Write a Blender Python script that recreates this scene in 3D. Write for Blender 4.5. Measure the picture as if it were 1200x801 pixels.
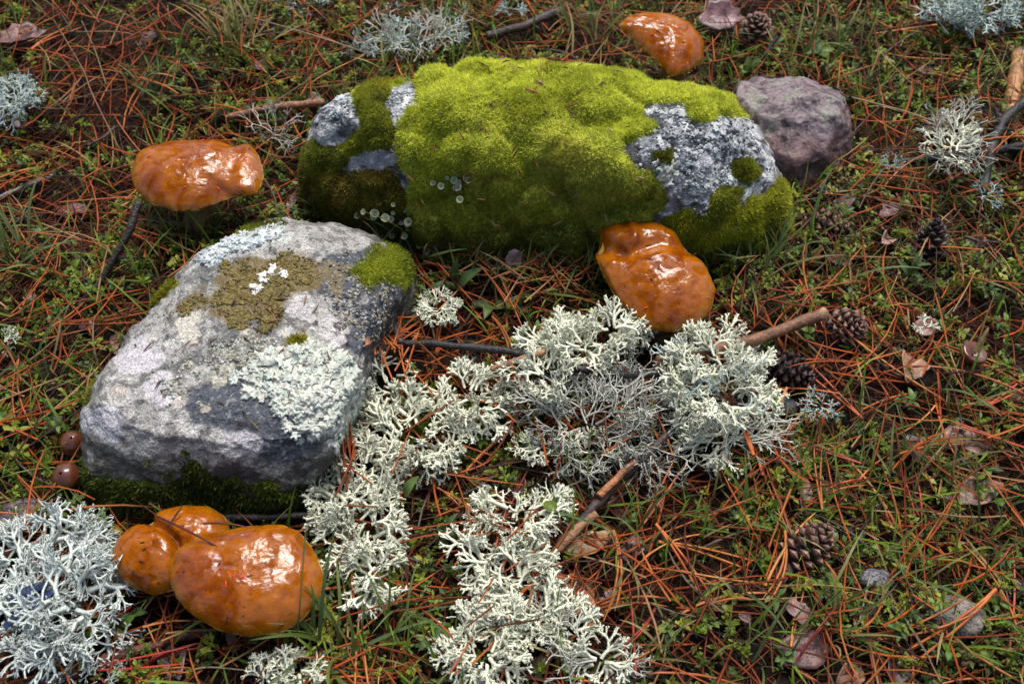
import bpy, math, random
import numpy as np
from mathutils import Vector, Matrix, Euler

for o in list(bpy.data.objects):
    bpy.data.objects.remove(o)
scene = bpy.context.scene
col = scene.collection
random.seed(7)
rng = np.random.default_rng(7)

# ------------------------------------------------------------------ camera
CAM_H, PITCH, FOCAL = 0.66, math.radians(53), 35.0
cam_d = bpy.data.cameras.new('camera')
cam = bpy.data.objects.new('camera', cam_d)
col.objects.link(cam)
cam.location = (0, 0, CAM_H)
cam.rotation_euler = (math.radians(90) - PITCH, 0, 0)
cam_d.lens, cam_d.sensor_width = FOCAL, 36.0
cam_d.clip_start, cam_d.clip_end = 0.02, 200
cam_d.dof.use_dof = True
cam_d.dof.focus_distance = 0.74
cam_d.dof.aperture_fstop = 11
scene.camera = cam

# ------------------------------------------------------------------ world, sun, exposure
SUN_EL, SUN_AZ = math.radians(64), math.radians(17)     # azimuth measured from +Y towards +X
world = bpy.data.worlds.new('World')
scene.world = world
world.use_nodes = True
wn = world.node_tree
sky = wn.nodes.new('ShaderNodeTexSky')
sky.sky_type = 'NISHITA'
sky.sun_disc = False
sky.sun_elevation = SUN_EL
sky.sun_rotation = SUN_AZ
sky.dust_density = 4.0
sky.air_density = 0.8
bg = wn.nodes['Background']
bg.inputs['Strength'].default_value = 0.07
wn.links.new(sky.outputs[0], bg.inputs['Color'])
sun_d = bpy.data.lights.new('sun', 'SUN')
sun_d.energy = 1.5
sun_d.angle = math.radians(32)
sun_d.color = (1.0, 0.985, 0.96)
sun = bpy.data.objects.new('sun', sun_d)
col.objects.link(sun)
sdir = Vector((math.sin(SUN_AZ) * math.cos(SUN_EL), math.cos(SUN_AZ) * math.cos(SUN_EL), math.sin(SUN_EL)))
sun.location = sdir * 5
sun.rotation_euler = (-sdir).to_track_quat('-Z', 'Y').to_euler()
vs = scene.view_settings
vs.view_transform, vs.look, vs.gamma, vs.use_curve_mapping = 'Standard', 'None', 1.0, False
vs.exposure = 1.22

# ------------------------------------------------------------------ helpers: pixels <-> places
FPX = FOCAL / 36.0 * 1200
CAMP = np.array([0, 0, CAM_H])
FWD = np.array([0, math.cos(PITCH), -math.sin(PITCH)])
UPV = np.array([0, math.sin(PITCH), math.cos(PITCH)])
RGT = np.array([1.0, 0, 0])

def ray(u, v):
    return RGT * ((u - 600) / FPX) - UPV * ((v - 400.5) / FPX) + FWD

def P3(u, v, z=0.0):
    d = ray(u, v)
    t = (z - CAM_H) / d[2]
    return CAMP + d * t

def Pplane(u, v, c, n):
    d = ray(u, v)
    t = np.dot(c - CAMP, n) / np.dot(d, n)
    return CAMP + d * t

def proj(p):
    q = np.asarray(p) - CAMP
    z = q @ FWD
    return np.stack([600 + FPX * (q @ RGT) / z, 400.5 - FPX * (q @ UPV) / z], -1)

# ------------------------------------------------------------------ helpers: noise
_perm = np.concatenate([np.random.default_rng(3).permutation(256)] * 3)
_g = np.random.default_rng(4).normal(size=(256, 3))
_g /= np.linalg.norm(_g, axis=1)[:, None]

def pn(p):
    p = np.asarray(p, float)
    i = np.floor(p).astype(int)
    f = p - i
    w = f * f * f * (f * (f * 6 - 15) + 10)
    i &= 255
    r = 0
    for a in (0, 1):
        wa = w[:, 0] if a else 1 - w[:, 0]
        for b in (0, 1):
            wb = w[:, 1] if b else 1 - w[:, 1]
            for c in (0, 1):
                wc = w[:, 2] if c else 1 - w[:, 2]
                h = _perm[_perm[_perm[(i[:, 0] + a) & 255] + ((i[:, 1] + b) & 255)] + ((i[:, 2] + c) & 255)]
                r = r + wa * wb * wc * np.einsum('ij,ij->i', _g[h], f - np.array([a, b, c]))
    return r * 1.6

def fbm(p, s, octv=4, gain=0.5, off=0.0):
    p = np.asarray(p, float) * s + off
    a, r = 1.0, 0
    for k in range(octv):
        r = r + a * pn(p)
        p = p * 2.03 + 17.1
        a *= gain
    return r

def pillows(p, cell, seed):
    """rounded cushions: 1 at the cell's centre, 0 at its border"""
    p = np.asarray(p) / cell
    i = np.floor(p).astype(int)
    d1 = np.full(len(p), 9.0); d2 = np.full(len(p), 9.0)
    for a in (-1, 0, 1):
        for b in (-1, 0, 1):
            for c in (-1, 0, 1):
                q = i + np.array([a, b, c])
                h = _perm[(_perm[(_perm[(q[:, 0] + seed) & 255] + q[:, 1]) & 255] + q[:, 2]) & 255]
                ctr = q + 0.5 + 0.38 * _g[h]
                d = np.linalg.norm(p - ctr, axis=1)
                n1 = np.minimum(d, d1)
                d2 = np.minimum(np.maximum(d, d1), d2)
                d1 = n1
    return np.clip(1 - d1, 0, 1), d2 - d1

def sstep(a, b, x):
    t = np.clip((x - a) / (b - a), 0, 1)
    return t * t * (3 - 2 * t)

def gz(x, y):
    x = np.atleast_1d(np.asarray(x, float)); y = np.atleast_1d(np.asarray(y, float))
    p = np.stack([x, y, np.zeros_like(x)], -1)
    return 0.012 * fbm(p, 4.5, 3, off=2.3) + 0.008 * fbm(p, 18, 3)

def gz1(x, y):
    return float(gz(x, y)[0])

def poly_sd(uv, poly):
    """signed distance in pixels, positive inside"""
    poly = np.asarray(poly, float)
    d = np.full(len(uv), 1e9); ins = np.zeros(len(uv), bool)
    for a, b in zip(poly, np.roll(poly, -1, 0)):
        e = b - a
        t = np.clip(((uv - a) @ e) / (e @ e + 1e-12), 0, 1)
        d = np.minimum(d, np.linalg.norm(uv - a - t[:, None] * e, axis=1))
        c = ((a[1] > uv[:, 1]) != (b[1] > uv[:, 1]))
        with np.errstate(divide='ignore', invalid='ignore'):
            xi = (b[0] - a[0]) * (uv[:, 1] - a[1]) / (b[1] - a[1]) + a[0]
        ins ^= c & (uv[:, 0] < xi)
    return np.where(ins, d, -d)

# ------------------------------------------------------------------ helpers: objects
def mesh_np(name, V, F, colors=None, smooth=True):
    """V (n,3); F array (m,k) or list of arrays with different k"""
    me = bpy.data.meshes.new(name)
    V = np.asarray(V, np.float32)
    Fs = F if isinstance(F, list) else [F]
    Fs = [np.asarray(f, np.int32) for f in Fs if len(f)]
    me.vertices.add(len(V)); me.vertices.foreach_set('co', V.ravel())
    loops = np.concatenate([f.ravel() for f in Fs])
    tot = np.concatenate([np.full(len(f), f.shape[1], np.int32) for f in Fs])
    start = np.concatenate([[0], np.cumsum(tot)[:-1]]).astype(np.int32)
    me.loops.add(len(loops)); me.loops.foreach_set('vertex_index', loops)
    me.polygons.add(len(tot)); me.polygons.foreach_set('loop_start', start)
    me.polygons.foreach_set('loop_total', tot)
    me.update(calc_edges=True)
    me.polygons.foreach_set('use_smooth', np.full(len(tot), smooth))
    if colors is not None:
        c = np.ones((len(V), 4), np.float32); c[:, :3] = np.clip(colors, 0.002, 1)
        at = me.color_attributes.new('Col', 'FLOAT_COLOR', 'POINT')
        at.data.foreach_set('color', c.ravel())
    me.validate()
    return me

def obj(name, me, mat, parent=None, matrix=None):
    o = bpy.data.objects.new(name, me)
    col.objects.link(o)
    if me is not None and mat is not None and not me.materials:
        me.materials.append(mat)
    if parent is not None:
        o.parent = parent
        o.matrix_parent_inverse = Matrix.Translation(-parent.location)
    if matrix is not None:
        o.matrix_basis = matrix
    return o

def tag(o, label, cat, group=None):
    o['label'] = label; o['category'] = cat
    if group:
        o['group'] = group
    return o

def thing(name, label, cat, loc, group=None):
    e = bpy.data.objects.new(name, None)
    e.empty_display_size = 0.01
    col.objects.link(e)
    e.location = [float(a) for a in loc]
    return tag(e, label, cat, group)

def kind(o, k):
    o['kind'] = k
    return o

# ------------------------------------------------------------------ materials
def mat(name, color=None, attr=True, rough=0.6, var=0.3, vscale=60, bump=0.0, bscale=300, sss=0.0, sss_col=None,
        coat=0.0, trans=0.0, spec=0.5, objvar=0.0, detail=4, bdetail=5, huevar=0.0, rvar=0.0):
    m = bpy.data.materials.new(name)
    m.use_nodes = True
    nt = m.node_tree; N = nt.nodes; L = nt.links
    b = N['Principled BSDF']
    tc = N.new('ShaderNodeTexCoord')
    if attr:
        a = N.new('ShaderNodeVertexColor'); a.layer_name = 'Col'; c = a.outputs['Color']
    else:
        a = N.new('ShaderNodeRGB'); a.outputs[0].default_value = (*color, 1); c = a.outputs[0]
    nz = N.new('ShaderNodeTexNoise'); nz.inputs['Scale'].default_value = vscale; nz.inputs['Detail'].default_value = detail
    L.new(tc.outputs['Object'], nz.inputs['Vector'])
    mr = N.new('ShaderNodeMapRange')
    mr.inputs['From Min'].default_value = 0.3; mr.inputs['From Max'].default_value = 0.7
    mr.inputs['To Min'].default_value = 1 - var; mr.inputs['To Max'].default_value = 1 + var
    L.new(nz.outputs['Fac'], mr.inputs['Value'])
    hs = N.new('ShaderNodeHueSaturation')
    L.new(c, hs.inputs['Color']); L.new(mr.outputs[0], hs.inputs['Value'])
    out = hs.outputs['Color']
    if objvar or huevar:
        oi = N.new('ShaderNodeObjectInfo')
        h2 = N.new('ShaderNodeHueSaturation')
        m2 = N.new('ShaderNodeMapRange'); m2.inputs['To Min'].default_value = 1 - objvar; m2.inputs['To Max'].default_value = 1 + objvar
        L.new(oi.outputs['Random'], m2.inputs['Value']); L.new(m2.outputs[0], h2.inputs['Value'])
        m3 = N.new('ShaderNodeMath'); m3.operation = 'MULTIPLY'; m3.inputs[1].default_value = 7.31
        m4 = N.new('ShaderNodeMath'); m4.operation = 'FRACT'
        m5 = N.new('ShaderNodeMapRange'); m5.inputs['To Min'].default_value = 0.5 - huevar; m5.inputs['To Max'].default_value = 0.5 + huevar
        L.new(oi.outputs['Random'], m3.inputs[0]); L.new(m3.outputs[0], m4.inputs[0]); L.new(m4.outputs[0], m5.inputs['Value'])
        L.new(m5.outputs[0], h2.inputs['Hue'])
        L.new(out, h2.inputs['Color']); out = h2.outputs['Color']
    L.new(out, b.inputs['Base Color'])
    b.inputs['Roughness'].default_value = rough
    b.inputs['Specular IOR Level'].default_value = spec
    if rvar:
        m6 = N.new('ShaderNodeMapRange'); m6.inputs['From Min'].default_value = 0.35; m6.inputs['From Max'].default_value = 0.65
        m6.inputs['To Min'].default_value = rough - rvar; m6.inputs['To Max'].default_value = rough + rvar
        L.new(nz.outputs['Fac'], m6.inputs['Value']); L.new(m6.outputs[0], b.inputs['Roughness'])
    if sss:
        b.inputs['Subsurface Weight'].default_value = sss
        b.inputs['Subsurface Radius'].default_value = sss_col or (0.006, 0.002, 0.0008)
        b.inputs['Subsurface Scale'].default_value = 1.0
    if bump:
        nb = N.new('ShaderNodeTexNoise'); nb.inputs['Scale'].default_value = bscale; nb.inputs['Detail'].default_value = bdetail
        L.new(tc.outputs['Object'], nb.inputs['Vector'])
        bp = N.new('ShaderNodeBump'); bp.inputs['Strength'].default_value = 1.0; bp.inputs['Distance'].default_value = bump
        L.new(nb.outputs['Fac'], bp.inputs['Height']); L.new(bp.outputs[0], b.inputs['Normal'])
    if coat:
        b.inputs['Coat Weight'].default_value = coat
        b.inputs['Coat Roughness'].default_value = 0.1
    if trans:
        t = N.new('ShaderNodeBsdfTranslucent'); L.new(out, t.inputs['Color'])
        mx = N.new('ShaderNodeMixShader'); mx.inputs[0].default_value = trans
        L.new(b.outputs[0], mx.inputs[1]); L.new(t.outputs[0], mx.inputs[2])
        L.new(mx.outputs[0], N['Material Output'].inputs['Surface'])
    return m

def cap_material():
    m = bpy.data.materials.new('slimy_cap')
    m.use_nodes = True
    nt = m.node_tree; N = nt.nodes; L = nt.links
    b = N['Principled BSDF']
    tc = N.new('ShaderNodeTexCoord')
    a = N.new('ShaderNodeVertexColor'); a.layer_name = 'Col'
    nz = N.new('ShaderNodeTexNoise'); nz.inputs['Scale'].default_value = 75; nz.inputs['Detail'].default_value = 6; nz.inputs['Distortion'].default_value = 0.8
    L.new(tc.outputs['Object'], nz.inputs['Vector'])
    cr = N.new('ShaderNodeValToRGB')
    cr.color_ramp.elements[0].position = 0.32; cr.color_ramp.elements[0].color = (0.52, 0.36, 0.3, 1)
    cr.color_ramp.elements[1].position = 0.62; cr.color_ramp.elements[1].color = (1.1, 1.1, 1.1, 1)
    L.new(nz.outputs['Fac'], cr.inputs['Fac'])
    mu = N.new('ShaderNodeMix'); mu.data_type = 'RGBA'; mu.blend_type = 'MULTIPLY'; mu.inputs['Factor'].default_value = 0.8
    L.new(a.outputs['Color'], mu.inputs['A']); L.new(cr.outputs['Color'], mu.inputs['B'])
    # dark specks
    n2 = N.new('ShaderNodeTexNoise'); n2.inputs['Scale'].default_value = 420; n2.inputs['Detail'].default_value = 2
    L.new(tc.outputs['Object'], n2.inputs['Vector'])
    c2 = N.new('ShaderNodeValToRGB')
    c2.color_ramp.elements[0].position = 0.27; c2.color_ramp.elements[0].color = (0.3, 0.18, 0.12, 1)
    c2.color_ramp.elements[1].position = 0.36; c2.color_ramp.elements[1].color = (1, 1, 1, 1)
    L.new(n2.outputs['Fac'], c2.inputs['Fac'])
    m2 = N.new('ShaderNodeMix'); m2.data_type = 'RGBA'; m2.blend_type = 'MULTIPLY'; m2.inputs['Factor'].default_value = 0.8
    L.new(mu.outputs['Result'], m2.inputs['A']); L.new(c2.outputs['Color'], m2.inputs['B'])
    L.new(m2.outputs['Result'], b.inputs['Base Color'])
    b.inputs['Roughness'].default_value = 0.5
    b.inputs['Specular IOR Level'].default_value = 0.0
    b.inputs['Subsurface Weight'].default_value = 0.12
    b.inputs['Subsurface Radius'].default_value = (0.005, 0.0018, 0.0006)
    b.inputs['Subsurface Scale'].default_value = 1.0
    b.inputs['Coat IOR'].default_value = 1.62
    w4 = N.new('ShaderNodeTexNoise'); w4.inputs['Scale'].default_value = 70; w4.inputs['Detail'].default_value = 7; w4.inputs['Distortion'].default_value = 1.5
    L.new(tc.outputs['Object'], w4.inputs['Vector'])
    r4 = N.new('ShaderNodeMapRange'); r4.inputs['From Min'].default_value = 0.44; r4.inputs['From Max'].default_value = 0.50
    r4.inputs['To Min'].default_value = 0.12; r4.inputs['To Max'].default_value = 1.0
    L.new(w4.outputs['Fac'], r4.inputs['Value']); L.new(r4.outputs[0], b.inputs['Coat Weight'])
    # wrinkled wet skin: broken highlights
    mp = N.new('ShaderNodeMapping'); mp.inputs['Scale'].default_value = (1.0, 1.5, 1.0)
    L.new(tc.outputs['Object'], mp.inputs['Vector'])
    w1 = N.new('ShaderNodeTexNoise'); w1.inputs['Scale'].default_value = 85; w1.inputs['Detail'].default_value = 6
    w1.inputs['Roughness'].default_value = 0.52; w1.inputs['Distortion'].default_value = 1.2
    L.new(mp.outputs[0], w1.inputs['Vector'])
    bp = N.new('ShaderNodeBump'); bp.inputs['Distance'].default_value = 0.0010; bp.inputs['Strength'].default_value = 1.0
    w5 = N.new('ShaderNodeTexNoise'); w5.inputs['Scale'].default_value = 330; w5.inputs['Detail'].default_value = 4; w5.inputs['Distortion'].default_value = 1.0
    L.new(mp.outputs[0], w5.inputs['Vector'])
    ad = N.new('ShaderNodeMath'); ad.operation = 'MULTIPLY_ADD'; ad.inputs[1].default_value = 0.16
    L.new(w5.outputs['Fac'], ad.inputs[0]); L.new(w1.outputs['Fac'], ad.inputs[2])
    L.new(ad.outputs[0], bp.inputs['Height'])
    L.new(bp.outputs[0], b.inputs['Coat Normal'])
    bp2 = N.new('ShaderNodeBump'); bp2.inputs['Distance'].default_value = 0.0004; bp2.inputs['Strength'].default_value = 1.0
    L.new(w1.outputs['Fac'], bp2.inputs['Height'])
    L.new(bp2.outputs[0], b.inputs['Normal'])
    # slime film is patchy: some of it dull
    w3 = N.new('ShaderNodeTexNoise'); w3.inputs['Scale'].default_value = 60; w3.inputs['Detail'].default_value = 5
    L.new(tc.outputs['Object'], w3.inputs['Vector'])
    r3 = N.new('ShaderNodeMapRange'); r3.inputs['From Min'].default_value = 0.42; r3.inputs['From Max'].default_value = 0.6
    r3.inputs['To Min'].default_value = 0.015; r3.inputs['To Max'].default_value = 0.07
    L.new(w3.outputs['Fac'], r3.inputs['Value']); L.new(r3.outputs[0], b.inputs['Coat Roughness'])
    return m

M = {}
M['ground'] = mat('soil', spec=0.15, rough=0.75, var=0.5, vscale=90, bump=0.004, bscale=160)
M['stone'] = mat('stone', rough=0.68, var=0.6, vscale=800, bump=0.0016, bscale=420, detail=5, spec=0.35)
M['purple'] = mat('purple_stone', rough=0.62, var=0.35, vscale=420, bump=0.0012, bscale=350, spec=0.4)
M['moss'] = mat('moss_bed', rough=0.9, var=0.35, vscale=260, bump=0.002, bscale=700, spec=0.1)
M['mossblade'] = mat('moss_shoots', rough=0.6, var=0.15, vscale=120, trans=0.4, spec=0.2)
M['cap'] = cap_material()
M['pores'] = mat('pore_layer', color=(0.40, 0.23, 0.045), attr=False, rough=0.7, var=0.2, vscale=200, bump=0.001, bscale=1200)
M['stem'] = mat('mushroom_stem', color=(0.20, 0.125, 0.045), attr=False, rough=0.6, var=0.35, vscale=120, bump=0.001, bscale=400)
M['browncap'] = mat('small_brown_cap', color=(0.11, 0.032, 0.012), attr=False, rough=0.25, var=0.3, vscale=150, coat=0.8, sss=0.1)
M['needle'] = mat('pine_needle', rough=0.36, var=0.22, vscale=90, trans=0.10, spec=0.22)
M['needle1'] = mat('pine_needle_single', rough=0.38, var=0.25, vscale=120, trans=0.08, objvar=0.4, huevar=0.02, spec=0.25)
M['leaf'] = mat('leaf', rough=0.42, var=0.2, vscale=180, trans=0.35, objvar=0.25, huevar=0.02, spec=0.3)
M['grass'] = mat('grass', rough=0.45, var=0.2, vscale=50, trans=0.35, objvar=0.25, spec=0.25)
M['lichen'] = mat('antler_lichen', rough=0.8, var=0.14, vscale=260, bump=0.0006, bscale=500, objvar=0.12, spec=0.2, trans=0.12)
M['crust'] = mat('leafy_lichen', rough=0.85, var=0.2, vscale=350, bump=0.0006, bscale=900, spec=0.2)
M['bark'] = mat('twig_bark', rough=0.55, var=0.45, vscale=220, bump=0.0014, bscale=420)
M['cone'] = mat('cone_scale', rough=0.5, var=0.4, vscale=350, bump=0.001, bscale=700, objvar=0.3)
M['flake'] = mat('dead_leaf', rough=0.4, var=0.4, vscale=120, bump=0.0012, bscale=260, trans=0.06)
M['cup'] = mat('cup_lichen', rough=0.85, var=0.25, vscale=500, objvar=0.25, spec=0.2)

# ------------------------------------------------------------------ shape helpers
def tubes(C, R, sides=3, ref=None, flat=1.0, phase=0.0):
    """C (N,K,3) centre lines, R (N,K) radii -> verts, quads"""
    C = np.asarray(C, float); N, K, _ = C.shape
    T = np.gradient(C, axis=1); T /= np.linalg.norm(T, axis=2, keepdims=True) + 1e-12
    if ref is None:
        ref = np.tile([0.02, 0.03, 1.0], (N, 1))
    S = np.cross(T, ref[:, None, :]); S /= np.linalg.norm(S, axis=2, keepdims=True) + 1e-12
    U = np.cross(S, T)
    an = np.arange(sides) / sides * 2 * np.pi + phase
    V = (C[:, :, None, :] + R[:, :, None, None] * (np.cos(an)[None, None, :, None] * S[:, :, None, :]
         + flat * np.sin(an)[None, None, :, None] * U[:, :, None, :])).reshape(-1, 3)
    base = (np.arange(N)[:, None, None] * K + np.arange(K - 1)[None, :, None]) * sides
    j = np.arange(sides)[None, None, :]; j2 = (j + 1) % sides
    F = np.stack([base + j, base + j2, base + sides + j2, base + sides + j], -1).reshape(-1, 4)
    return V, F

def ribbons(C, W, ref=None, keel=0.25):
    """V-section ribbons (three verts across) so blades have depth"""
    C = np.asarray(C, float); N, K, _ = C.shape
    T = np.gradient(C, axis=1); T /= np.linalg.norm(T, axis=2, keepdims=True) + 1e-12
    if ref is None:
        ref = np.tile([0.02, 0.03, 1.0], (N, 1))
    S = np.cross(T, ref[:, None, :]); S /= np.linalg.norm(S, axis=2, keepdims=True) + 1e-12
    U = np.cross(S, T); w = W[:, :, None]
    V = np.stack([C - S * w, C - U * w * keel, C + S * w], 2).reshape(-1, 3)
    base = (np.arange(N)[:, None, None] * K + np.arange(K - 1)[None, :, None]) * 3
    j = np.arange(2)[None, None, :]
    F = np.stack([base + j, base + j + 1, base + 4 + j, base + 3 + j], -1).reshape(-1, 4)
    return V, F

def grid_faces(nl, nt):
    i = np.arange(nl - 1)[:, None]; j = np.arange(nt)[None, :]
    j2 = (j + 1) % nt
    return np.stack([i * nt + j, i * nt + j2, (i + 1) * nt + j2, (i + 1) * nt + j], -1).reshape(-1, 4)

def grid_normals(G):
    dt = np.roll(G, -1, 1) - np.roll(G, 1, 1)
    dl = np.gradient(G, axis=0)
    n = np.cross(dt, dl)
    n /= np.linalg.norm(n, axis=2, keepdims=True) + 1e-12
    k = min(12, len(G) // 4)
    mean = n[-k].mean(0); mean /= np.linalg.norm(mean)
    w = np.linspace(0, 1, k)[:, None, None] ** 0.5
    n[-k:] = n[-k:] * (1 - w) + mean * w
    return n

def smooth_ring(R, it):
    for _ in range(it):
        R = 0.25 * np.roll(R, 1, 0) + 0.5 * R + 0.25 * np.roll(R, -1, 0)
    return R

def loft(rings, nt, nl, sm=25, RT=0.7):
    """rings: (z, [(u,v)|(u,v,zpix)|('w',x,y)]) bottom to top -> grid (nl,nt,3)"""
    Rk = []
    for z, pts in rings:
        q = []
        for p in pts:
            if p[0] == 'w':
                q.append((p[1], p[2]))
            else:
                q.append(P3(p[0], p[1], p[2] if len(p) > 2 else z)[:2])
        q = np.array(q); c = q.mean(0)
        a = np.arctan2(q[:, 1] - c[1], q[:, 0] - c[0]); o = np.argsort(a); a = a[o]; q = q[o]
        th = np.linspace(-np.pi, np.pi, nt, endpoint=False)
        aa = np.concatenate([a - 2 * np.pi, a, a + 2 * np.pi]); qq = np.concatenate([q, q, q])
        r = np.stack([np.interp(th, aa, qq[:, 0]), np.interp(th, aa, qq[:, 1]), np.full(nt, z)], -1)
        Rk.append(smooth_ring(r, sm))
    last = Rk[-1]; c = last.mean(0)
    Rk.append(c + (last - c) * 0.5 + np.array([0, 0, 0.004]))
    Rk.append(c + (last - c) * 0.0005 + np.array([0, 0, 0.006]))
    Rk = np.array(Rk)
    t = np.concatenate([[0], np.cumsum(np.linalg.norm(np.diff(Rk, axis=0), axis=2).mean(1))])
    s = np.linspace(0, t[-1], nl)
    G = np.empty((nl, nt, 3))
    idx = np.clip(np.searchsorted(t, s, side='right') - 1, 0, len(t) - 2)
    m = np.gradient(Rk, t, axis=0)
    for k in range(nl):
        i = idx[k]; h = t[i + 1] - t[i]; x = (s[k] - t[i]) / h
        G[k] = ((2 * x**3 - 3 * x**2 + 1) * Rk[i] + (x**3 - 2 * x**2 + x) * h * m[i] * RT
                + (-2 * x**3 + 3 * x**2) * Rk[i + 1] + (x**3 - x**2) * h * m[i + 1] * RT)
    return G

def mixc(a, b, f):
    f = np.asarray(f)[:, None]
    return a * (1 - f) + np.asarray(b) * f

# ------------------------------------------------------------------ ground
def axis(dense0, dense1, step, far):
    mid = np.arange(dense0, dense1 + 1e-6, step)
    out, x, s = [], dense1, step
    while x < far:
        s *= 1.35; x += s; out.append(x)
    lo, x, s = [], dense0, step
    while x > -far:
        s *= 1.35; x -= s; lo.append(x)
    return np.concatenate([lo[::-1], mid, out])

gx, gy = axis(-1.3, 1.3, 0.011, 40), axis(-0.1, 1.9, 0.011, 40)
X, Y = np.meshgrid(gx, gy)
Vg = np.stack([X.ravel(), Y.ravel(), gz(X.ravel(), Y.ravel())], -1)
ni, nj = len(gy), len(gx)
i, j = np.meshgrid(np.arange(ni - 1), np.arange(nj - 1), indexing='ij')
Fg = np.stack([i * nj + j, i * nj + j + 1, (i + 1) * nj + j + 1, (i + 1) * nj + j], -1).reshape(-1, 4)
n1 = fbm(Vg, 9, 4)
cg = mixc(np.tile([0.007, 0.005, 0.004], (len(Vg), 1)), [0.018, 0.009, 0.006], sstep(-0.2, 0.5, n1))
cg = mixc(cg, [0.020, 0.028, 0.008], 0.6 * sstep(0.1, 0.6, fbm(Vg, 6, 3, off=9.0)))
ground = kind(obj('ground', mesh_np('ground', Vg, Fg, cg), M['ground']), 'structure')

# ------------------------------------------------------------------ rocks
def rock_mesh(G, amps, sharp=0.0):
    nl, nt, _ = G.shape
    n = grid_normals(G)
    P = G.reshape(-1, 3); nn = n.reshape(-1, 3)
    d = sum(a * fbm(P, s, o, off=k * 3.7) for k, (a, s, o) in enumerate(amps))
    if sharp:
        pl, ed = pillows(P, 0.085, 11)
        d = d + sharp * (pl - 0.5)
    fade = np.ones((nl, nt)); fade[-6:] = np.linspace(1, 0.2, 6)[:, None]
    P = P + nn * (d * fade.ravel())[:, None]
    G2 = P.reshape(nl, nt, 3)
    n2 = grid_normals(G2)
    return G2, n2

def pill(P, cell, seed):
    return pillows(P, cell, seed)

# ---- large mossy rock
mossy_rings = [
    (-0.03, [(358, 228, 0), (400, 266, 0), (440, 292, 0), (500, 306, 0), (600, 312, 0), (700, 312, 0), (800, 316, 0), (884, 316, 0), (928, 288, 0),
             ('w', 0.245, 0.70), ('w', 0.20, 0.76), ('w', 0.0, 0.80), ('w', -0.12, 0.77), ('w', -0.19, 0.73)]),
    (0.0, [(360, 224), (400, 262), (440, 288), (500, 303), (600, 308), (700, 308), (800, 312), (880, 312), (923, 284),
           ('w', 0.24, 0.70), ('w', 0.20, 0.755), ('w', 0.0, 0.79), ('w', -0.12, 0.76), ('w', -0.185, 0.73)]),
    (0.05, [(359, 196), (395, 226), (440, 248), (520, 262), (600, 266), (700, 266), (800, 268), (875, 266), (915, 238),
            ('w', 0.225, 0.70), ('w', 0.18, 0.75), ('w', 0.0, 0.78), ('w', -0.12, 0.755), ('w', -0.18, 0.72)]),
    (0.09, [(364, 156), (398, 178), (445, 196), (520, 212), (600, 216), (700, 218), (790, 218), (850, 210), (896, 184),
            (900, 172), (850, 140), (780, 118), (690, 102), (560, 96), (450, 104), (390, 116), (372, 130)]),
    (0.115, [(384, 128), (420, 146), (470, 160), (530, 174), (600, 178), (700, 182), (780, 178), (835, 160), (868, 138),
             (860, 132), (800, 112), (700, 95), (560, 88), (460, 92), (410, 102), (390, 116)]),
    (0.125, [(450, 108), (500, 128), (600, 140), (700, 140), (770, 134), (810, 124), (780, 112), (700, 97), (560, 91), (480, 96)]),
]
G_m, N_m = rock_mesh(loft(mossy_rings, 620, 210), [(0.010, 7, 4), (0.004, 30, 4), (0.0015, 120, 3)], 0.006)
# ---- pale rock with crust lichens
lich_rings = [
    (-0.03, [(104, 585, 0), (135, 612, 0), (190, 618, 0), (260, 618, 0), (330, 612, 0), (372, 596, 0), (428, 505, 0), (462, 430, 0), (500, 350, 0), (492, 310, 0),
             (440, 284, 0.04), (400, 266, 0.05), (320, 268, 0.05), (225, 312, 0.05), (160, 390, 0.05), (112, 460, 0.04)]),
    (0.0, [(104, 580), (130, 606), (190, 612), (260, 612), (330, 606), (368, 590), (424, 500), (456, 428), (495, 350), (488, 308),
           (440, 278, 0.04), (400, 262, 0.05), (320, 264, 0.05), (225, 308, 0.05), (160, 386, 0.05), (110, 462, 0.04)]),
    (0.035, [(96, 530), (108, 562), (180, 576), (260, 580), (330, 575), (372, 556), (422, 480), (448, 415), (482, 340), (478, 300),
             (440, 270, 0.05), (400, 260, 0.06), (320, 262, 0.06), (226, 304, 0.06), (160, 382, 0.06), (108, 452, 0.05)]),
    (0.06, [(98, 490), (116, 520), (180, 540), (255, 548), (330, 546), (388, 528), (424, 460), (442, 400), (470, 340), (468, 300),
            (440, 274), (400, 262), (325, 258), (226, 300), (160, 378), (108, 446)]),
    (0.08, [(120, 466), (150, 498), (200, 510), (262, 518), (330, 514), (385, 496), (414, 440), (430, 390), (448, 340), (450, 308),
            (428, 282), (396, 268), (328, 262), (236, 302), (180, 372), (130, 436)]),
    (0.087, [(180, 430), (210, 470), (270, 484), (330, 482), (372, 462), (398, 420), (410, 380), (420, 340), (416, 306),
             (390, 282), (330, 274), (264, 308), (214, 366)]),
]
G_l, N_l = rock_mesh(loft(lich_rings, 600, 230, 4, 0.3), [(0.005, 8, 4), (0.0026, 34, 4), (0.0012, 130, 3)], 0.002)
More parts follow.
